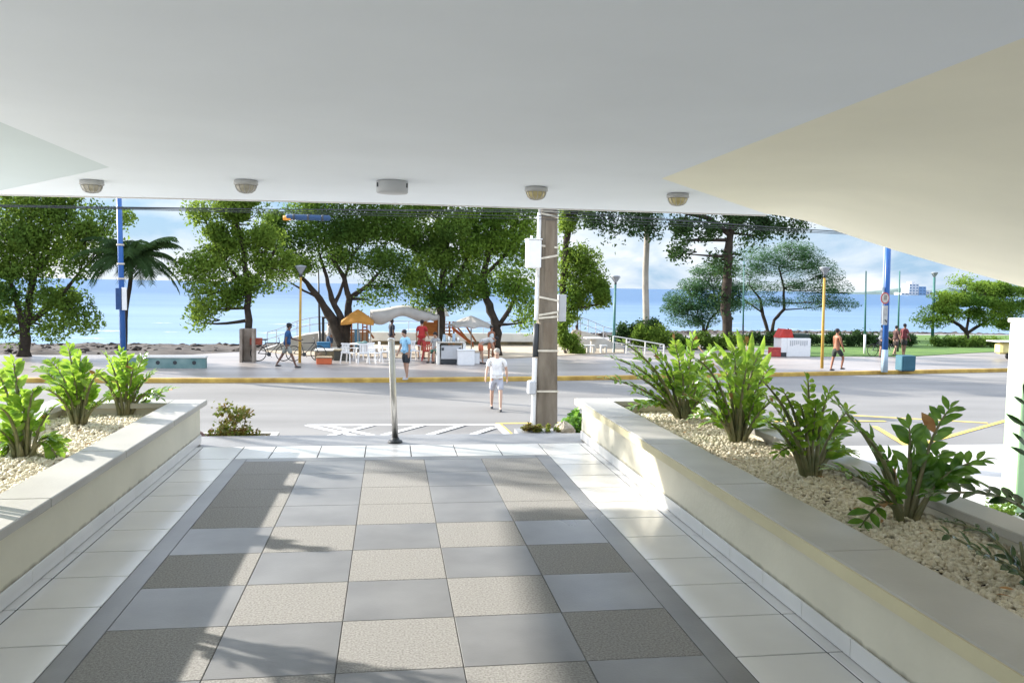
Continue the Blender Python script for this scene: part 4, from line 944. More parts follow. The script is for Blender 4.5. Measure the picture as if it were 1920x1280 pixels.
# steel bollard at the edge of the landing
p0 = gp(741, 829, -.012); t = thing('bollard', 'brushed steel bollard post leaning slightly at the edge of the landing', 'bollard', p0); tp = at(733.5, 636, p0.y)-p0
b = MB(); b.tube([(0, 0, .03), tp*.5, tp*.985, tp], [.034, .034, .034, .030], 24); b.build('post', M['metal'], t, True)
b = MB(); b.lathe([(.075, .001), (.078, .01), (.07, .022), (.045, .03), (.04, .05), (.036, .055)], 24); b.build('base_flange', M['dark'], t, True)
b = MB(); b.lathe([(.037, -.02), (.038, 0), (.03, .012), (.005, .016)], 24, c=tp); b.build('top_cap', M['metal'], t, True)
# painted boundary wall pillar at the right edge
p = gp(1893, 962, ZR+.12); M['pillar'] = mat('pillar_paint', (.70, .69, .64), .6, .08, 2, .2, 20)
t = thing('boundary_pillar', 'white pillar with green stained lower half at the right edge of the photo', 'pillar', (p.x, p.y, ZR+.12)); hh = at(1905, 606, p.y).z-(ZR+.12)
b = MB(); b.bbox(.1, 1.0, 0, .35, 0, hh, .015); 
def pillarmat():
    m = mat('pillar_two_tone', (.72, .71, .66), .6, .08, 2, .2, 20); t_ = m.node_tree; bs = t_.nodes['Principled BSDF']
    src = bs.inputs['Base Color'].links[0].from_socket; tcx = N(t_, 'ShaderNodeTexCoord'); sp = N(t_, 'ShaderNodeSeparateXYZ'); t_.links.new(tcx.outputs['Object'], sp.inputs[0])
    nz = N(t_, 'ShaderNodeTexNoise'); nz.inputs['Scale'].default_value = 2.2; ad = N(t_, 'ShaderNodeMath', operation='MULTIPLY_ADD'); ad.inputs[1].default_value = 1.3
    t_.links.new(nz.outputs[0], ad.inputs[0]); t_.links.new(sp.outputs[2], ad.inputs[2]); mr = N(t_, 'ShaderNodeMapRange'); mr.inputs[1].default_value = 2.3; mr.inputs[2].default_value = 2.9; t_.links.new(ad.outputs[0], mr.inputs[0])
    mx = N(t_, 'ShaderNodeMix', data_type='RGBA'); t_.links.new(mr.outputs[0], mx.inputs[0]); mx.inputs[6].default_value = (.28, .44, .24, 1); t_.links.new(src, mx.inputs[7]); t_.links.new(mx.outputs[2], bs.inputs['Base Color']); return m
b.build('shaft', pillarmat(), t); b = MB(); b.bbox(.08, 1.02, -.03, .38, hh+.001, hh+.07, .01); b.build('coping', M['pillar'], t)
small_bush('weed_clump', 'bright weeds on the sunlit pavement beside the white and green pillar', 'weeds', (p.x-.3, p.y-.1, ZR+.13), (.3, .18, .28), 420, .06, M['leaf_b'], 61)
# teal wall with round holes
a, c = gp(240, 690, ZP), gp(386, 690, ZP); t = thing('holed_wall', 'low teal painted wall with round holes and white top on the promenade edge', 'wall', a); ln = c.x-a.x; hh = (at(300, 668, a.y)-a).z
M['teal'] = mat('teal_paint', (.08, .18, .18), .8, .35, 1.6, .3, 20, col2=(.22, .32, .30)); b = MB(); b.bbox(0, ln, 0, .3, -.02, hh-.06, .01); b.build('wall', M['teal'], t); b = MB(); b.bbox(-.03, ln+.03, -.03, .33, hh-.059, hh, .01); b.build('coping', M['pillar'], t)
for px in (262, 296, 328, 364): b = MB(); b.lathe([(.075, -.01), (.075, .01)], 16, c=(at(px, 679, a.y).x-a.x, -.006, hh*.48), M=R90); b.build('hole_disc', M['dark'], t)  # flat dark discs stand in for the shade inside the holes
# square trunk guard
p = gp(465, 678, ZP); t = thing('trunk_guard', 'square brown concrete guard around the left bushy tree trunk', 'tree guard', p); b = MB(); a = .30; hh = (at(465, 616, p.y)-p).z
for x0, x1, y0, y1 in ((-a, -a+.1, -a, a), (a-.1, a, -a, a), (-a+.101, a-.101, a-.1, a)): b.bbox(x0, x1, y0, y1, 0, hh, .008)
b.build('wall', mat('guard_concrete', (.20, .16, .12), .9, .3, 3, .5, 20, col2=(.34, .29, .24)), t)

# ---------------------------------------------------------------- people
def skinmesh(name, V, R, Ed, m, parent, root=0, sub=1, mirror=None):
    me = bpy.data.meshes.new(name); me.from_pydata([tuple(v) for v in V], Ed, [])
    o = bpy.data.objects.new(name, me); COL.objects.link(o)
    sk = o.modifiers.new('skin', 'SKIN'); sk.use_smooth_shade = True
    for i, r in enumerate(R):
        me.skin_vertices[0].data[i].radius = (r, r) if not hasattr(r, '__len__') else r; me.skin_vertices[0].data[i].use_root = (i == root)
    sb = o.modifiers.new('sub', 'SUBSURF'); sb.levels = sub; sb.render_levels = sub
    dg = bpy.context.evaluated_depsgraph_get(); m2 = bpy.data.meshes.new_from_object(o.evaluated_get(dg)); m2.name = name
    o.modifiers.clear(); o.data = m2; bpy.data.meshes.remove(me); m2.materials.clear(); m2.materials.append(m); m2.shade_smooth()
    if parent is not None: o.parent = parent
    return o
M['skin'] = mat('skin', (.36, .20, .13), .6, .05, 8, col2=(.42, .25, .17)); M['skin_d'] = mat('skin_dark', (.12, .06, .04), .6, .05, 8, col2=(.16, .085, .055)); M['skin_l'] = mat('skin_light', (.52, .33, .24), .6, .05, 8)
M['skin_t'] = mat('skin_tanned', (.28, .11, .055), .55, .05, 8)
M['hair'] = mat('hair_black', (.012, .010, .010), .7, .2, 30); M['hair_g'] = mat('hair_grey', (.34, .31, .26), .8, .2, 30)
def cloth(n, c): return mat('cloth_'+n, c, .9, .14, 7, .3, 24)
def person(label, foot, Hh, face, pose, shirt=None, shorts=None, skin='skin', hair='hair', cap=None, shoes='dark', z=None, long_hair=False, tank=False, group=None, bulk=1.0, seat=None):
    """face: heading in degrees, 0 = away from camera (+Y), 90 = toward +X; pose angles in degrees (positive = forward)"""
    P = dict(lean=4, lt=0, lk=0, rt=0, rk=0, la=5, le=15, ra=5, re=15, head=0, ab=8, knee_out=4); P.update(pose)
    s = Hh/1.72; z = ZP if z is None else z
    p0 = gp(*foot, z) if len(foot) == 2 else Vector(foot); t = thing('person', label, 'person', p0, -math.radians(face), group)
    r_ = math.radians
    def dirv(a, o=0): return Vector((math.sin(r_(o)), math.sin(r_(a))*math.cos(r_(o)), -math.cos(r_(a))*math.cos(r_(o))))
    hipz = .90
    leg = {}
    for k, sx in (('l', -1), ('r', 1)):
        hip = Vector((sx*.095, 0, 0)); kn = hip+dirv(P[k+'t'], sx*P['knee_out'])*.43; an = kn+dirv(P[k+'t']-P[k+'k'], 0)*.42; leg[k] = [hip, kn, an, an+Vector((0, .05, -.035)), an+Vector((0, .15, -.05))]
    low = min(leg['l'][2].z, leg['r'][2].z); hz = -low+.075
    if seat is not None: hz = seat+.09
    L3 = r_(P['lean']); up = Vector((0, math.sin(L3), math.cos(L3))); pel = Vector((0, 0, hz+.04))
    wa = pel+up*.14; ch = pel+up*.34; sh = pel+up*.46; nk = pel+up*.53
    hl = r_(P['lean']+P['head']); hu = Vector((0, math.sin(hl), math.cos(hl))); hf = Vector((0, math.cos(hl), -math.sin(hl)))
    h0 = nk+hu*.075+hf*.015; h1 = nk+hu*.15+hf*.02; h2 = nk+hu*.22+hf*.005
    V = [pel, wa, ch, sh, nk, h0, h1, h2]; R = [(.115*bulk, .10*bulk), (.115*bulk, .095*bulk), (.135*bulk, .11*bulk), (.09, .08), .052, .065, .085, .06]
    E_ = [(0, 1), (1, 2), (2, 3), (3, 4), (4, 5), (5, 6), (6, 7)]
    V.append(h1+hf*.10-hu*.012); R.append(.014); E_.append((6, 8))
    arms = {}
    for k, sx in (('l', -1), ('r', 1)):
        a = P[k+'a']; sho = sh+Vector((sx*.175*max(1, bulk*.95), 0, 0))-up*.01; el = sho+dirv(a, sx*P['ab'])*.28; wr = el+dirv(a+P[k+'e'], sx*P['ab']*.4)*.24; hd = wr+(wr-el).normalized()*.06
        arms[k] = [sho, el, wr, hd]; b0 = len(V)
        V += [sho, sho.lerp(el, .5), el, el.lerp(wr, .4), wr, hd]; R += [.062, .048, .040, .038, .026, (.036, .018)]; E_ += [(3, b0), (b0, b0+1), (b0+1, b0+2), (b0+2, b0+3), (b0+3, b0+4), (b0+4, b0+5)]
        d = (wr-el).normalized(); fw = d.cross(Vector((1, 0, 0))).normalized()
        for q, (off, ln) in enumerate(((-.026, .062), (-.009, .074), (.009, .07), (.026, .055))):
            m1 = hd+fw*off+d*ln*.5+Vector((-sx*.004, 0, 0)); m2 = m1+d*ln*.5+Vector((-sx*.016, 0, 0)); c = len(V); V += [m1, m2]; R += [.0088, .0075]; E_ += [(b0+5, c), (c, c+1)]
        c = len(V); V += [wr.lerp(hd, .6)-fw*.035+d*.01, hd-fw*.05+d*.025]; R += [.0105, .009]; E_ += [(b0+5, c), (c, c+1)]
    for k in 'lr':
        b0 = len(V); hp, kn, an, he, to = [q+Vector((0, 0, hz)) for q in leg[k]]
        V += [hp-Vector((0, 0, .03)), hp.lerp(kn, .5), kn, kn.lerp(an, .35), an, to]; R += [.092*min(1.15, bulk), .074, .054, .054, .034, (.036, .028)]; E_ += [(0, b0), (b0, b0+1), (b0+1, b0+2), (b0+2, b0+3), (b0+3, b0+4), (b0+4, b0+5)]
    S = lambda L_: [v*s for v in L_]
    Rs = lambda L_: [(x[0]*s, x[1]*s) if hasattr(x, '__len__') else x*s for x in L_]
    skinmesh('body', S(V), Rs(R), E_, M[skin], t)
    # eyes, ears, mouth as small bumps on the head
    hd_ = MB()
    for sx in (-1, 1): hd_.ell((h1+hf*.078+hu*.01+Vector((sx*.03, 0, 0)))*s, (.010*s, .008*s, .007*s), 8, k=5)
    hd_.ell((h1+hf*.078-hu*.05)*s, (.022*s, .008*s, .005*s), 8, k=5); hd_.build('face_features', M['dark'], t, True)
    if hair:
        hm = MB(); Mx = Matrix.Rotation(-hl, 4, 'X'); hm.ell((h2-hf*.012-hu*.022)*s, (.088*s, .10*s, .078*s), 14, k=9, M=Mx); hm.ell((h1-hf*.04+hu*.01)*s, (.086*s, .062*s, .085*s), 12, k=7, M=Mx)
        if long_hair: hm.ell((nk-hf*.06+hu*.02)*s, (.075*s, .045*s, .17*s), 12, k=7, M=Mx)
        hm.build('hair', M[hair], t, True)
    if cap:
        cmx = MB(); Mx = Matrix.Rotation(-hl, 4, 'X'); cmx.ell((h2-hf*.005+hu*.0)*s, (.097*s, .108*s, .070*s), 16, k=9, M=Mx); cmx.ell((h2+hf*.13-hu*.012)*s, (.07*s, .075*s, .012*s), 14, k=5, M=Mx); cmx.build('cap', cap, t, True)
    if shirt:
        TV = [wa-up*.06, wa+up*.02, ch, sh+up*.015]; TR = [(.148*bulk, .132*bulk), (.142*bulk, .125*bulk), (.155*bulk, .132*bulk), (.10, .092)]; TE = [(0, 1), (1, 2), (2, 3)]
        TV.insert(0, pel-up*.09); TR.insert(0, (.166*bulk, .150*bulk)); TE = [(0, 1), (1, 2), (2, 3), (3, 4)]
        if not tank:
            for k in 'lr':
                b0 = len(TV); sho, el = arms[k][0], arms[k][1]; TV += [sho, sho.lerp(el, .35), sho.lerp(el, .68)]; TR += [.078, .068, .066]; TE += [(4, b0), (b0, b0+1), (b0+1, b0+2)]
        skinmesh('shirt', S(TV), Rs(TR), TE, shirt, t, 2)
    if shorts:
        bv = 1.0 if not shirt else .97
        SV = [pel+up*.05, pel-up*.03]; SR = [(.150*bulk*bv, .128*bulk*bv), (.155*bulk*bv, .135*bulk*bv)]; SE = [(0, 1)]
        for k in 'lr':
            hp, kn = leg[k][0]+Vector((0, 0, hz)), leg[k][1]+Vector((0, 0, hz)); b0 = len(SV); SV += [hp-Vector((0, 0, .05)), hp.lerp(kn, .45), hp.lerp(kn, .88)]; SR += [.108, .100, .098]; SE += [(1, b0), (b0, b0+1), (b0+1, b0+2)]
        skinmesh('shorts', S(SV), Rs(SR), SE, shorts, t, 1)
    for k in 'lr':
        hp, kn, an, he, to = [q+Vector((0, 0, hz)) for q in leg[k]]; b = MB(); c = an.lerp(to, .45); c.z = max(.035, an.z-.04)
        b.ell(c*s, (.046*s, .135*s, .036*s), 12, k=7); b.build('shoe', M[shoes] if isinstance(shoes, str) else shoes, t, True)
    return t
TOW = 172   # facing the camera
person('man in a white t-shirt and grey shorts walking toward the camera across the road', (930, 768), 1.78, 188, dict(lean=3, lt=22, lk=6, rt=-12, rk=14, la=-18, le=12, ra=14, re=20, ab=14, head=3), cloth('white', (.80, .79, .78)), cloth('grey', (.42, .43, .48)), 'skin_l', 'hair_g', None, 'dark', ZR, bulk=1.22)
person('man in a blue polo shirt and dark cap striding along the promenade', (538, 689), 1.80, 84, dict(lean=6, lt=-24, lk=8, rt=26, rk=6, la=28, le=45, ra=-18, re=22, head=2), cloth('navy_blue', (.015, .075, .20)), cloth('olive_grey', (.26, .27, .24)), 'skin_d', 'hair', cloth('black', (.015, .017, .02)), 'dark', bulk=1.05)
person('man in a light blue shirt and black shorts standing on the promenade kerb', (761, 711), 1.76, 232, dict(lean=5, lt=6, lk=4, rt=-8, rk=6, la=-4, le=12, ra=8, re=18, head=12), cloth('sky_blue', (.30, .54, .72)), cloth('black2', (.03, .035, .04)), 'skin', 'hair', None, 'greyplastic', bulk=1.05)
person('slim person in dark clothes standing beyond the white chairs', (734, 668), 1.74, 60, dict(lean=0, la=6, le=20, ra=-6, re=10), cloth('charcoal', (.03, .035, .05)), cloth('charcoal2', (.02, .02, .025)), 'skin_d', 'hair', None, 'dark')
person('person in a loose red shirt standing beside the play tower', (790, 673), 1.75, 20, dict(lean=3, la=-10, le=25, ra=16, re=30), cloth('red', (.42, .03, .03)), cloth('red_shorts', (.30, .04, .04)), 'skin', 'hair', None, 'dark', bulk=1.15)
person('long haired woman in a white top holding something orange left of the leaning trunks', (618, 666), 1.72, 50, dict(lean=2, la=12, le=50, ra=20, re=70), cloth('offwhite', (.55, .50, .45)), cloth('denim', (.05, .09, .16)), 'skin', 'hair', None, 'dark', long_hair=True, tank=True)
person('man in a grey shirt and orange shorts bending over beside the white coolers', (901, 682), 1.70, 95, dict(lean=72, head=15, lt=-4, lk=2, rt=8, rk=4, la=10, le=8, ra=20, re=10), cloth('speckled_grey', (.46, .45, .43)), cloth('orange', (.50, .14, .07)), 'skin', 'hair', None, 'dark')
person('person in a pale tank top and orange shorts standing against the curved trunk', (920, 676), 1.55, 150, dict(lean=2, la=-8, le=20, ra=10, re=35), cloth('pale_tank', (.55, .62, .62)), cloth('orange2', (.48, .16, .07)), 'skin_t', 'hair', None, 'dark', tank=True)
person('person in a grey top seated on a white chair between red cloth and food cart', (818, 679), 1.70, 215, dict(lean=8, lt=82, lk=84, rt=80, rk=78, la=20, le=60, ra=20, re=60, head=10), cloth('grey_top', (.34, .34, .34)), cloth('green_bottom', (.05, .16, .12)), 'skin', 'hair', None, 'dark', seat=.44)
person('shirtless tanned man in dark shorts striding right of the right yellow lamp post', (1567, 695), 1.80, 82, dict(lean=0, lt=-8, lk=4, rt=34, rk=44, la=6, le=10, ra=12, re=10), None, cloth('dark_shorts', (.03, .035, .03)), 'skin_t', 'hair', None, 'dark')
person('person in a grey top behind the right blue pole holding a bicycle', (1651, 669), 1.68, 100, dict(lean=4, la=25, le=30, ra=25, re=30, lt=5, rt=-8), cloth('mid_grey', (.22, .23, .25)), cloth('black4', (.02, .02, .025)), 'skin', 'hair', None, 'dark')
person('person in a dark red top standing right of the right blue pole', (1694, 667), 1.72, 75, dict(lean=0, la=-5, le=15, ra=10, re=15, lt=6, rt=-8), cloth('dark_red', (.14, .03, .035)), cloth('black5', (.02, .02, .02)), 'skin_d', 'hair', None, 'dark')
person('person in brown clothes between the right blue pole and the red-topped person', (1678, 667), 1.62, 80, dict(lean=2, lt=14, lk=6, rt=-12, rk=10), cloth('brown', (.09, .045, .04)), cloth('brown2', (.05, .035, .03)), 'skin', 'hair', None, 'dark')
person('broad person in a beige shirt sitting with their back turned at the stone table', (1081, 657), 1.75, -10, dict(lean=4, lt=80, lk=80, rt=80, rk=80, la=25, le=50, ra=25, re=50), cloth('beige', (.36, .31, .23)), cloth('dark6', (.03, .03, .03)), 'skin_d', 'hair', None, 'dark', bulk=1.3, seat=.44)
person('person in white crossing the road, mostly hidden behind the broad bright leaves', (1400, 768), 1.76, 120, dict(lean=14, la=15, le=20, ra=-12, re=15, lt=14, rt=-14, lk=6, rk=8), cloth('white2', (.80, .79, .80)), cloth('pale_shorts', (.55, .60, .68)), 'skin_l', 'hair_g', None, 'greyplastic', ZR, bulk=1.2)

# ---------------------------------------------------------------- beach furniture
def chair(label, px, py, rz, col, group='white plastic chairs on the promenade'):
    p = gp(px, py, ZP); t = thing('plastic_chair', label, 'chair', p, rz, group)
    b = MB(); b.bbox(-.23, .23, -.22, .22, .41, .44, .012); b.build('seat', col, t)
    b = MB(); 
    for k in range(5): b.box(-.19+k*.08, -.14+k*.08, .205+.0, .225, .50, .80)
    b.box(-.22, .22, .20, .23, .801, .86); b.box(-.22, .22, .20, .23, .441, .499); b.build('backrest', col, t)
    for sx in (-1, 1):
        for sy in (-1, 1): b = MB(); b.bar((sx*.20, sy*.19, .41), (sx*.25, sy*.24, 0), .05, .035); b.build('leg', col, t)
        b = MB(); b.bar((sx*.25, -.20, .44), (sx*.26, -.20, .64), .04, .03); b.bar((sx*.26, -.22, .65), (sx*.23, .22, .66), .05, .025); b.build('armrest', col, t)
    return t
chair('white plastic chair farthest left in the row by the leaning trunks', 653, 680, 2.6, M['white'])
chair('white plastic chair in the middle of the row, second from the leaning trunks', 681, 681, 3.3, M['white'])
chair('white plastic chair with slatted back third from the leaning trunks', 703, 680, .9, M['white'])
chair('white plastic chair fourth from the leaning trunks, left of the bollard', 720, 677, 1.8, M['white'])
chair('white plastic chair behind the man in light blue', 775, 675, .4, M['white'])
chair('white plastic chair under the seated person in grey', 821, 678, 2.6, M['white'])
chair('red plastic chair beside the person in the loose red shirt', 802, 676, 3.0, mat('red_plastic', (.45, .04, .03), .45), 'red plastic chairs')
def table(label, px, py, r, m, legs=4, h=.72):
    t = thing('table', label, 'table', gp(px, py, ZP)); b = MB(); b.lathe([(r-.01, h-.03), (r, h-.02), (r, h), (r-.01, h+.005)], 24); b.build('tabletop', m, t)
    for k in range(legs): a = PI/4+k*PI/2; b = MB(); b.bar((math.cos(a)*r*.6, math.sin(a)*r*.6, h-.03), (math.cos(a)*r*.75, math.sin(a)*r*.75, 0), .045); b.build('leg', m, t)
    return t
table('white round plastic table among the row of white chairs', 672, 674, .42, M['white'])
t = thing('cloth_bundle', 'teal and dark cloth lying on the white table by the blue towel', 'cloth', gp(683, 674, ZP)+Vector((-.1, 0, .73))); b = MB(); b.ell((0, 0, .03), (.28, .2, .04), 12); b.ell((.12, .05, .06), (.12, .1, .05), 10); b.build('fold', M['teal'], t, True)
# parasols and awnings
def parasol(label, base, cx, cy_top, half, cy_edge, m, sides=4, r=.03, zrot=PI/4):
    p0 = gp(*base, ZP); Y = p0.y; t = thing('parasol', label, 'parasol', p0); top = at(cx, cy_top, Y)-p0; ed = at(cx+half, cy_edge, Y)-p0; R_ = (ed.x-top.x)*(1.0 if sides > 4 else 1.0); n = 24
    b = MB(); ring = []
    for j, (f, dz) in enumerate(((.02, 0), (.35, .30), (.7, .66), (1, 1), (1.0, 1.16))):
        for k in range(n):
            a = 2*PI*k/n; q = (a % (2*PI/sides))-PI/sides; rr = R_*f*math.cos(PI/sides)/math.cos(q)/(math.cos(PI/sides) if sides == 4 else 1)*(1 if sides > 4 else .78)
            ring.append((top.x+rr*math.cos(a+zrot), top.y+rr*math.sin(a+zrot), top.z+(ed.z-top.z)*dz+(.05*f*math.cos(q*2*sides/2) if f > .3 else 0)))
    b.add(ring, [(j*n+k, j*n+(k+1) % n, (j+1)*n+(k+1) % n, (j+1)*n+k) for j in range(4) for k in range(n)]+[tuple(range(n))]); c = b.build('canopy', m, t); so = c.modifiers.new('th', 'SOLIDIFY'); so.thickness = .015
    b = MB(); b.tube([(0, 0, 0), (top.x, top.y, top.z-.02)], r, 8); b.build('pole', M['bark_l'], t, True)
    for k in range(sides): a = zrot+2*PI*k/sides+PI/sides; b = MB(); b.bar((top.x, top.y, top.z-.45), (top.x+R_*.55*math.cos(a), top.y+R_*.55*math.sin(a), top.z+(ed.z-top.z)*.62), .02); b.build('rib', M['bark'], t)
    return t
M['ochre'] = mat('ochre_canvas', (.42, .19, .03), .85, .15, 3, .2, 20); M['canvas'] = mat('beige_canvas', (.42, .39, .35), .9, .12, 2, .2, 12)
parasol('ochre orange square parasol under the leaning trunks', (671, 670), 671, 580, 38, 603, M['ochre'])
parasol('pale grey parasol left of the curved trunk', (884, 668), 883, 592, 42, 610, M['canvas'], 8)
p0 = gp(750, 664, ZP); Y = p0.y; t = thing('awning', 'long sagging beige awning on thin posts right of the ochre parasol', 'awning', p0); b = MB(); nx, ny = 24, 6; v = []
for j in range(ny+1):
    for i in range(nx+1):
        s = i/nx; px = 695+128*s; py = 584-7*math.sin(PI*min(1, s*1.15))+2*math.sin(s*9)-3*math.sin(PI*j/ny)+ (4 if s > .9 else 0); q = at(px, py, Y-1.6+3.2*j/ny)-p0; q.z = (at(px, py, Y)-p0).z; v.append(q)
f = [(j*(nx+1)+i, j*(nx+1)+i+1, (j+1)*(nx+1)+i+1, (j+1)*(nx+1)+i) for j in range(ny) for i in range(nx)]; k0 = len(v)
for i in range(nx+1): s = i/nx; q = v[i].copy(); q.z -= .42+.12*math.sin(s*11)+.1*math.sin(s*5); v.append(q)
f += [(k0+i, k0+i+1, i+1, i) for i in range(nx)]; b.add(v, f); c = b.build('canopy', M['canvas'], t, True); so = c.modifiers.new('th', 'SOLIDIFY'); so.thickness = .02
for i, j in ((0, 0), (nx, 0), (0, ny), (nx, ny)): q = v[j*(nx+1)+i]; b = MB(); b.tube([(q.x, q.y, 0), (q.x, q.y, q.z)], .03, 8); b.build('post', M['bark_l'], t)
# wooden play tower with slide
M['wood'] = mat('orange_wood', (.34, .11, .03), .7, .25, 3, .3, 30, stretch=(1, 1, 4), col2=(.44, .19, .05)); M['slide'] = mat('orange_slide', (.55, .12, .04), .4, .1, 3)
p0 = gp(808, 664, ZP)+Vector((0, 2.2, 0)); Y = p0.y; t = thing('play_tower', 'orange wooden play tower with window, roof and slide behind the food cart', 'play tower', p0)
def L_(px, py, dy=0): return at(px, py, Y+dy)-p0
x0, x1 = L_(791, 600).x, L_(832, 600).x; zt, zb, zr_ = L_(800, 592).z, L_(800, 626).z, L_(800, 581).z
for x in (x0, x1):
    for y in (-.55, .55): b = MB(); b.box(x-.05, x+.05, y-.05, y+.05, 0, zt); b.build('post', M['wood'], t)
b = MB(); wx0, wx1, wz0, wz1 = L_(806, 0).x, L_(819, 0).x, L_(800, 603).z, L_(800, 594).z
b.box(x0+.051, wx0, -.54, -.50, zb, zt); b.box(wx1, x1-.051, -.54, -.50, zb, zt); b.box(wx0+.001, wx1-.001, -.54, -.50, zb, wz0); b.box(wx0+.001, wx1-.001, -.54, -.50, wz1, zt-.001); b.build('panel', M['wood'], t)
b = MB(); b.box(x0+.051, x1-.051, -.45, .5, zb-.08, zb-.01); b.build('deck', M['wood'], t)
b = MB(); b.add([(x0-.25, -.75, zt+.01), (x1+.25, -.75, zt+.01), (x1+.25, .75, zt+.01), (x0-.25, .75, zt+.01), (x0-.1, 0, zt+.42), (x1+.1, 0, zt+.42)], [(3, 2, 1, 0), (0, 1, 5, 4), (2, 3, 4, 5), (1, 2, 5), (3, 0, 4)]); b.build('roof', M['canvas'], t)
b = MB(); b.tube([((x0+x1)/2-.4, 0, zt+.42), ((x0+x1)/2-.4, 0, zt+1.0)], .035, 8); b.box((x0+x1)/2-.42, (x0+x1)/2+.55, -.01, .01, zt+.72, zt+1.0); b.build('pennant', mat('blue_panel', (.06, .30, .60), .5), t)
a, c = L_(848, 618), L_(886, 648)
b = MB(); b.add([(a.x, -.3, a.z), (a.x, .3, a.z), (c.x, .3, c.z), (c.x, -.3, c.z), (a.x, -.33, a.z+.18), (c.x, -.33, c.z+.18), (a.x, .33, a.z+.18), (c.x, .33, c.z+.18)], [(0, 1, 2, 3), (0, 3, 5, 4), (1, 6, 7, 2)]); o = b.build('slide', M['slide'], t); so = o.modifiers.new('th', 'SOLIDIFY'); so.thickness = .04
for (q, r_) in (((849, 603), (888, 650)), ((868, 602), (892, 640)), ((840, 626), (868, 645))): b = MB(); b.bar(L_(*q, -.4), L_(*r_, -.4), .07, .09); b.build('beam', M['wood'], t)
for x in (842, 850): b = MB(); q = L_(x, 602); b.bar((q.x, -.4, 0), (q.x, -.4, q.z), .09); b.build('post', M['wood'], t)
b = MB()
q = L_(874, 607); b.ell((q.x, -.4, q.z), (.32, .12, .14), 10); b.build('seesaw_seat', M['slide'], t, True)
for y in (608, 614, 620, 626): b = MB(); b.bar(L_(833, y, -.4), L_(848, y, -.4), .05); b.build('rung', M['wood'], t)
# climbing frame with blue slide under the ochre parasol
p0 = gp(676, 664, ZP)+Vector((0, 1.2, 0)); Y = p0.y; t = thing('climbing_frame', 'wooden climbing frame with ladder rungs and a blue slide under the ochre parasol', 'climbing frame', p0)
def L_(px, py, dy=0): return at(px, py, Y+dy)-p0
for px in (653, 659, 680, 688):
    q = L_(px, 600); b = MB(); b.bar((q.x, .1*(px % 3), 0), (q.x, .1*(px % 3), q.z), .07); b.build('post', M['wood'], t)
for y in (612, 620, 628, 636, 643): b = MB(); b.bar(L_(653, y, -.05), L_(660, y, -.05), .06); b.build('rung', M['wood'], t)
for y in (606, 613): b = MB(); b.bar(L_(680, y, -.05), L_(688, y, -.05), .06); b.build('rung', M['wood'], t)
b = MB(); b.bar(L_(652, 619), L_(690, 619), .08); b.build('rail', M['wood'], t); b = MB(); b.bar(L_(690, 619), L_(701, 634), .09); b.build('rail', M['wood'], t)
a, c = L_(669, 618), L_(672, 652); b = MB(); b.add([(a.x-.12, 0, a.z), (a.x+.12, 0, a.z), (c.x+.14, -.9, c.z), (c.x-.14, -.9, c.z)], [(0, 1, 2, 3)]); o = b.build('slide', mat('blue_slide', (.04, .16, .26), .4), t); so = o.modifiers.new('th', 'SOLIDIFY'); so.thickness = .05
# goal frame
p0 = gp(606, 660, ZP); Y = p0.y; t = thing('goal_frame', 'dark rectangular frame of posts and crossbar left of the leaning trunks', 'frame', p0)
a, c = at(606, 597, Y)-p0, at(652, 597, Y)-p0
for q in (a, c): b = MB(); b.bar((q.x, 0, 0), (q.x, 0, q.z), .12); b.build('post', M['dark'], t)
b = MB(); b.bar((a.x-.06, 0, a.z+.04), (c.x+.06, 0, a.z+.04), .08); b.build('crossbar', M['dark'], t)
# trunk bench wall, sacks
def lowwall(name, label, x0, x1, ybase, ytop, m, cat='wall', d=.5, cap=None, dy=0):
    a, c = gp(x0, ybase, ZP), gp(x1, ybase, ZP); t = thing(name, label, cat, a+Vector((0, dy, 0))); h = (at(x0, ytop, a.y)-a).z; b = MB(); b.bbox(0, c.x-a.x, 0, d, -.02, h-.04, .015); b.build('wall', m, t)
    b = MB(); b.bbox(-.03, c.x-a.x+.03, -.03, d+.03, h-.039, h, .008); b.build('coping', cap or M['pillar'], t); return t
M['mossy'] = mat('mossy_concrete', (.10, .09, .06), .95, .3, 2.5, .5, 14, col2=(.26, .21, .12))
lowwall('tree_bench', 'low mossy ring wall around the leaning trunks', 590, 642, 673, 656, M['mossy'], 'bench', 1.6)
lowwall('dark_bench', 'dark mossy concrete block between the ring wall and the first white chair', 626, 655, 676, 656, mat('dark_mossy', (.05, .05, .04), .95, .3, 3, .5, 14), 'block', .6, M['mossy'])
def crate(label, px, py, w_, h_, m, name='crate', grp=None, cat='crate', extra=None):
    p = gp(px, py, ZP); t = thing(name, label, cat, p, 0, grp); b = MB(); b.bbox(-w_/2, w_/2, -w_*.35, w_*.35, 0, h_, .02); b.build('body', m, t)
    b = MB(); b.bbox(-w_/2-.02, w_/2+.02, -w_*.35-.02, w_*.35+.02, h_+.001, h_+.05, .015); b.build('lid', extra or m, t); return t
crate('orange and tan sack crate on the paving below the ring wall', 608, 682, .62, .26, M['slide'], extra=mat('tan_lid', (.36, .28, .18), .8))
crate('blue cool box on the ring wall beside the long haired woman', 607, 668, .6, .62, mat('bluebox', (.02, .13, .26), .5))
CW = 'white cool boxes beside the food cart'
crate('long white cool box with dark vent directly right of the food cart', 873, 684, .72, .62, M['white'], 'cool_box', CW, 'cool box')
crate('smaller white cool box between the long one and the bending man', 889, 682, .45, .50, M['white'], 'cool_box', CW, 'cool box', M['sand'])
p = gp(846, 683, ZP); t = thing('food_cart', 'upright metal food cart with dark opening and counter in front of the play tower', 'food cart', p); b = MB(); ww, hh = .56, .95
b.bbox(-ww+.12, ww-.12, 0, .6, .22, .80, .02); b.build('cabinet', M['greyplastic'], t)
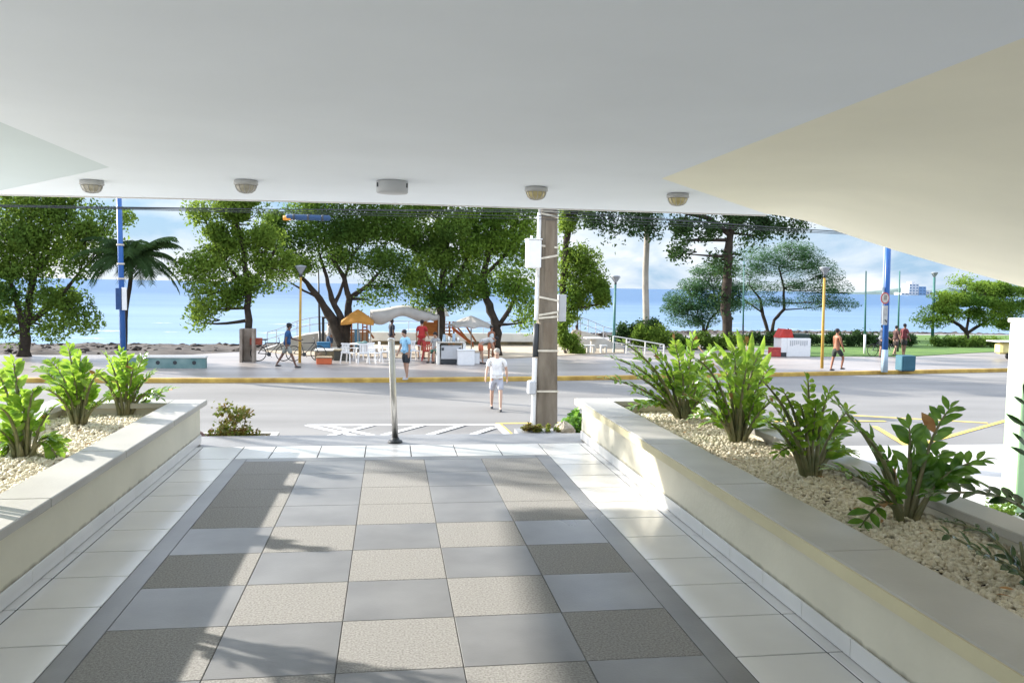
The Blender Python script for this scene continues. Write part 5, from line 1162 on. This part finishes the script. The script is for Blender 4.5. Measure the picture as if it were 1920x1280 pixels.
for s in (-1, 1): b = MB(); b.bbox(s*ww-.06, s*ww+.06, -.02, .62, 0, .92, .01); b.build('side_panel', M['pillar'], t)
b = MB(); b.box(-ww+.13, ww-.13, .02, .5, .02, .21); b.box(-ww+.14, -ww+.24, -.012, -.001, .60, .72); b.box(ww-.24, ww-.14, -.012, -.001, .60, .72); b.build('opening', M['dark'], t)  # dark block under the cabinet stands in for the shade inside
b = MB(); b.bbox(-ww-.04, ww+.04, -.06, .66, .921, .97, .01); b.build('counter', M['metal'], t)
for k, (x, h) in enumerate(((-.3, .3), (-.1, .22), (.12, .34), (.3, .2))): b = MB(); b.lathe([(.07, .971), (.075, 1.0), (.06, .97+h), (.03, .98+h)], 10, c=(x, .25, 0)); b.build('pot', M['metal'] if k % 2 else M['paleblue'], t, True)
# parapet wall, ramp, railings of the overlook
a, c = gp(690, 661, ZP)+Vector((0, 5, 0)), gp(1000, 661, ZP)+Vector((0, 5, 0)); t = thing('parapet', 'long white parapet with dark base in front of the sea behind the playground', 'parapet', (a.x, a.y, ZP)); z1, z0 = (at(850, 624, a.y)).z-ZP, (at(850, 640, a.y)).z-ZP
b = MB(); b.bbox(0, c.x-a.x+1.2, 0, .25, z0, z1, .02); b.build('upper_wall', M['pillar'], t)
b = MB(); b.box(.1, c.x-a.x+1.1, .1, .3, 0, z0-.002); b.build('base_wall', M['mossy'], t)  # base in a darker concrete than the wall above
for k in range(9): x = k*(c.x-a.x)/8; b = MB(); b.tube([(x, .12, z1), (x, .12, z1+.62)], .02, 6); b.build('rail_post', M['greyplastic'], t)
b = MB(); b.tube([(0, .12, z1+.62), (c.x-a.x, .12, z1+.62)], .02, 6); b.build('handrail', M['greyplastic'], t)
def ramp(label, poly, dy, rail):
    p0 = gp(poly[0][0], 668, ZP)+Vector((0, dy, 0)); t = thing('concrete_ramp', label, 'ramp', (p0.x, p0.y, ZP)); v0, v1 = [], []
    for (x, y) in poly: q = at(x, y, p0.y); v0.append((q.x-p0.x, 0, max(.02, q.z-ZP))); v1.append((q.x-p0.x, 1.6, max(.02, q.z-ZP)))
    n = len(v0); b = MB(); b.add(v0+v1+[(v[0], 0, 0) for v in v0]+[(v[0], 1.6, 0) for v in v0], [(i, i+1, n+i+1, n+i) for i in range(n-1)]+[(2*n+i, 2*n+i+1, i+1, i) for i in range(n-1)]+[(n+i, n+i+1, 3*n+i+1, 3*n+i) for i in range(n-1)]); b.build('slope', M['capstone'], t)
    if rail:
        for i in range(n): b = MB(); b.tube([v1[i], Vector(v1[i])+Vector((0, 0, .75))], .022, 6); b.build('rail_post', M['greyplastic'], t)
        for h in (.4, .75): b = MB(); b.tube([Vector(v)+Vector((0, 0, h)) for v in v1], .02, 6); b.build('handrail', M['greyplastic'], t)
    return t
ramp('pale concrete ramp with railing rising behind the walking man in a cap', [(492, 655), (510, 650), (530, 642), (550, 633), (575, 627), (600, 624), (640, 622), (690, 622)], 3.0, True)
ramp('low concrete ramp with railing sloping down toward the olive bush', [(1085, 620), (1100, 622), (1115, 627), (1130, 633), (1145, 640), (1170, 648)], 5.0, True)
# wooden fence by the olive bush
p0 = gp(1150, 664, ZP); Y = p0.y+.6; t = thing('pipe_railing', 'white pipe railing running right from the green street lamp', 'railing', p0)
P1 = [at(1150, 630, Y)-p0, at(1175, 634, Y)-p0, at(1210, 640, Y)-p0, at(1245, 646, Y)-p0]
b = MB(); b.tube(P1, .03, 6); b.build('handrail', M['pillar'], t); b = MB(); b.tube([q-Vector((0, 0, .32)) for q in P1], .025, 6); b.build('lower_rail', M['pillar'], t)
for q in P1: b = MB(); b.tube([(q.x, q.y, 0), q], .035, 6); b.build('post', M['pillar'], t)
# stone table with stools
p = gp(1112, 661, ZP); t = thing('stone_table', 'white topped stone table on a thick pedestal left of the green street lamp', 'stone table', p); b = MB(); b.bbox(-.45, .45, -.35, .35, .74, .80, .01); b.build('tabletop', M['pillar'], t); b = MB(); b.bbox(-.14, .14, -.12, .12, 0, .739, .01); b.build('pedestal', M['capstone'], t)
for k, px in enumerate((1094, 1105, 1128)):
    p = gp(px, 662, ZP); t = thing('stone_stool', ['stone stool left of the stone table pedestal', 'stone stool directly in front of the stone table', 'stone stool right of the stone table'][k], 'stool', p+Vector((0, -.35, 0)), 0, 'stone stools around the table'); b = MB(); b.bbox(-.17, .17, -.15, .15, .40, .46, .01); b.build('seat', M['pillar'], t)
    for s in (-1, 1): b = MB(); b.box(s*.13-.03, s*.13+.03, -.12, .12, 0, .399); b.build('leg', M['capstone'], t)
# bicycles
M['tyre'] = mat('tyre', (.02, .02, .02), .8)
def bicycle(label, px, py, rz, m, rack=None, group='bicycles parked or held on the promenade'):
    p = gp(px, py, ZP); t = thing('bicycle', label, 'bicycle', p, rz, group); r = .33
    for x in (-.52, .52):
        wv = MB(); n = 28
        prof = [(r-.02, -.018), (r, -.012), (r+.01, 0), (r, .012), (r-.02, .018), (r-.03, 0)]
        for q in prof:
            for k in range(n): a = 2*PI*k/n; wv.v.append((x+q[0]*math.cos(a), q[1], r+.01+q[0]*math.sin(a)))
        for j in range(6):
            for k in range(n): wv.f.append((j*n+k, j*n+(k+1) % n, ((j+1) % 6)*n+(k+1) % n, ((j+1) % 6)*n+k)); wv.m.append(0)
        wh = wv.build('wheel', M['tyre'], t, True); sp = MB()
        for k in range(14): a = 2*PI*k/14; sp.bar((x, 0, r+.01), (x+(r-.03)*math.cos(a), 0, r+.01+(r-.03)*math.sin(a)), .004)
        sp.build('spokes', M['metal'], wh)
    b = MB(); z = r+.01; bb = (-.08, 0, .30); st = (-.22, 0, .78); hd = (.36, 0, .80); ra = (-.52, 0, z); fa = (.52, 0, z)
    for a, c in ((bb, st), (bb, hd), (st, hd), (st, ra), (bb, ra), (hd, fa)): b.tube([a, c], .018, 8)
    b.build('frame', m, t, True); b = MB(); b.tube([(.36, 0, .80), (.33, 0, .98)], .014, 6); b.tube([(.30, -.28, 1.0), (.34, -.12, .99), (.34, .12, .99), (.30, .28, 1.0)], .014, 6); b.build('handlebar', M['dark'], t, True)
    b = MB(); b.tube([(-.22, 0, .78), (-.24, 0, .90)], .014, 6); b.ell((-.25, 0, .93), (.14, .07, .035), 10, k=5); b.build('saddle', M['dark'], t, True)
    b = MB(); b.lathe([(.09, -.01), (.09, .01)], 16, c=(-.08, -.03, .30), M=R90); b.bar((-.08, -.06, .30), (.03, -.06, .18), .02); b.bar((-.08, .06, .30), (-.19, .06, .42), .02); b.build('crank', M['dark'], t)
    if rack: b = MB(); b.bbox(-.85, -.35, -.2, .2, .72, 1.0, .02); b.build('crate_rack', rack, t)
    return t
bicycle('dark bicycle with reddish box left of the walking man in a cap', 508, 677, .1, M['dark'], mat('red_box', (.30, .06, .03), .6))
bicycle('bicycle leaning right of the left yellow lamp post', 574, 677, .15, M['dark'])
bicycle('small bicycle held behind the right blue pole', 1652, 668, .05, M['dark'])
# drink stall at right
p = gp(1492, 669, ZP); Y = p.y; t = thing('drink_stall', 'white boxy drink stall with red cover and dark notch on the promenade', 'stall', p); x0, x1 = (at(1465, 660, Y)-p).x, (at(1520, 660, Y)-p).x; h = (at(1490, 634, Y)-p).z
b = MB(); b.bbox(x0+.3, x1, 0, .9, 0, h, .03); b.bbox(x0, x0+.299, 0, .9, .22, h, .02); b.build('body', M['white'], t)
b = MB(); b.box(x0+.02, x0+.29, .04, .86, 0, .219); b.build('notch', M['dark'], t)  # solid dark block stands in for the shade in the notch
b = MB(); q0, q1, q2 = at(1463, 634, Y)-p, at(1472, 617, Y)-p, at(1490, 632, Y)-p; b.add([(q0.x, .1, h+.01), (q1.x, .1, q1.z), (q1.x+.42, .1, q1.z-.02), (q2.x, .1, h+.01), (q0.x, .8, h+.01), (q1.x, .8, q1.z), (q1.x+.42, .8, q1.z-.02), (q2.x, .8, h+.01)], [(3, 2, 1, 0), (4, 5, 6, 7), (0, 1, 5, 4), (1, 2, 6, 5), (2, 3, 7, 6), (0, 4, 7, 3)]); b.build('red_cover', mat('red_canvas', (.45, .04, .03), .8, .2, 4), t)
b = MB(); b.bbox(q2.x+.02, x1-.02, .1, .8, h+.002, h+.22, .03); b.build('dark_lid', mat('dark_green_lid', (.02, .04, .03), .7, .3, 4), t)
b = MB(); g = random.Random(6)
for k in range(9): x = x0+.45+k*(x1-x0-.6)/9; b.box(x, x+.07, -.008, -.001, h-.30-g.uniform(0, .12), h-.12)
b.build('faded_marks', M['greyplastic'], t)
crate('red crate standing left of the drink stall', 1452, 668, .55, .42, mat('red_crate', (.40, .05, .04), .6, .2, 6))
# teal bin box near the right blue pole
p = gp(1697, 695, ZP); t = thing('teal_box', 'square teal utility box on the kerb right of the right blue pole', 'utility box', p); w_ = (at(1710.5, 690, p.y)-at(1684.5, 690, p.y)).x; h = (at(1697, 666, p.y)-p).z
M['tealbox'] = mat('teal_box_paint', (.022, .10, .14), .6, .14, 3, .1, 20); b = MB(); b.bbox(-w_/2, w_/2, -.25, .25, .03, h, .025); b.build('body', M['tealbox'], t); b = MB(); b.bbox(-w_/2+.04, w_/2-.04, -.21, .21, 0, .029, .005); b.build('base', M['dark'], t)
b = MB(); b.bbox(-w_/2+.06, w_/2-.06, -.262, -.251, .1, h-.08, .003); b.build('door', M['tealbox'], t)
# yellow barrow at the far right
p = gp(1883, 672, ZP); t = thing('vendor_barrow', 'pale yellow vendor barrow with dark wheel at the far right of the promenade', 'barrow', p); b = MB(); b.bbox(-.45, .3, -.3, .3, .25, .85, .1); b.build('tub', mat('pale_yellow', (.62, .54, .22), .6, .15, 4), t); b = MB(); b.lathe([(.16, -.04), (.16, .04)], 18, c=(-.05, -.33, .16), M=R90); b.build('wheel', M['tyre'], t)
b = MB(); b.bar((.3, -.2, .8), (1.1, -.2, .95), .04); b.bar((.3, .2, .8), (1.1, .2, .95), .04); b.build('handle', M['dark'], t); b = MB(); b.bbox(-.75, 1.2, -.5, .5, .90, .95, .01); b.build('tray', M['pillar'], t)

zz('aroid plant at the near end of the left planter beyond the photo edge', (-75, 985), [(-110, 760), (-60, 690), (-150, 740), (-20, 800), (-10, 740)], 71, .10, .034, m='zzb', nleaf=9)

# off-frame street tree on the left whose loose crown dapples the sunlight on the walkway
def near_tree():
    g = np.random.default_rng(77); t = thing('street_tree', 'loose street tree on the pavement to the left of the porch', 'tree', (-9.2, 13.6, ZR+.12)); b = MB()
    b.tube([(0, 0, -.1), (.05, 0, 1.6), (.2, -.1, 3.4), (.5, -.2, 5)], [.16, .13, .11, .06], 9); cs = []
    for c in ((1.1, -.3, 6.3), (.4, .3, 6.9), (1.9, .1, 6.9), (.9, -.7, 7.4), (-.3, -.2, 6.2), (1.5, .6, 6.0)):
        limb(b, (.45, -.2, 4.6), c, .05, .012, g); d = g.standard_normal((240, 3)); d /= np.linalg.norm(d, axis=1)[:, None]; cs.append(np.array(c)+d*g.random((240, 1))**.4*np.array([.75, .75, .5]))
    b.build('trunk', M['bark'], t, True); leaf_mesh('crown', np.concatenate(cs), None, .17, t, M['leaf_g'], g, .2)
near_tree()
# fallen leaves on the pebbles
b = MB(); g = random.Random(44)
for k in range(46):
    x, y = (g.uniform(2.42, 3.1), g.uniform(2.4, 8.4)) if k % 3 else (g.uniform(-3.0, -2.2), g.uniform(4.5, 8.3))
    a = g.uniform(0, 6.28); leaflet(b, Vector((x, y, .345)), Vector((math.cos(a), math.sin(a), .08)), Vector((g.uniform(-.4, .4), g.uniform(-.4, .4), 1)), g.uniform(.04, .08), g.uniform(.015, .03))
o = b.build('leaf_litter', M['dryleaf'], None, True); o['kind'] = 'stuff'; o['label'] = 'dry fallen leaflets lying on the pebbles'
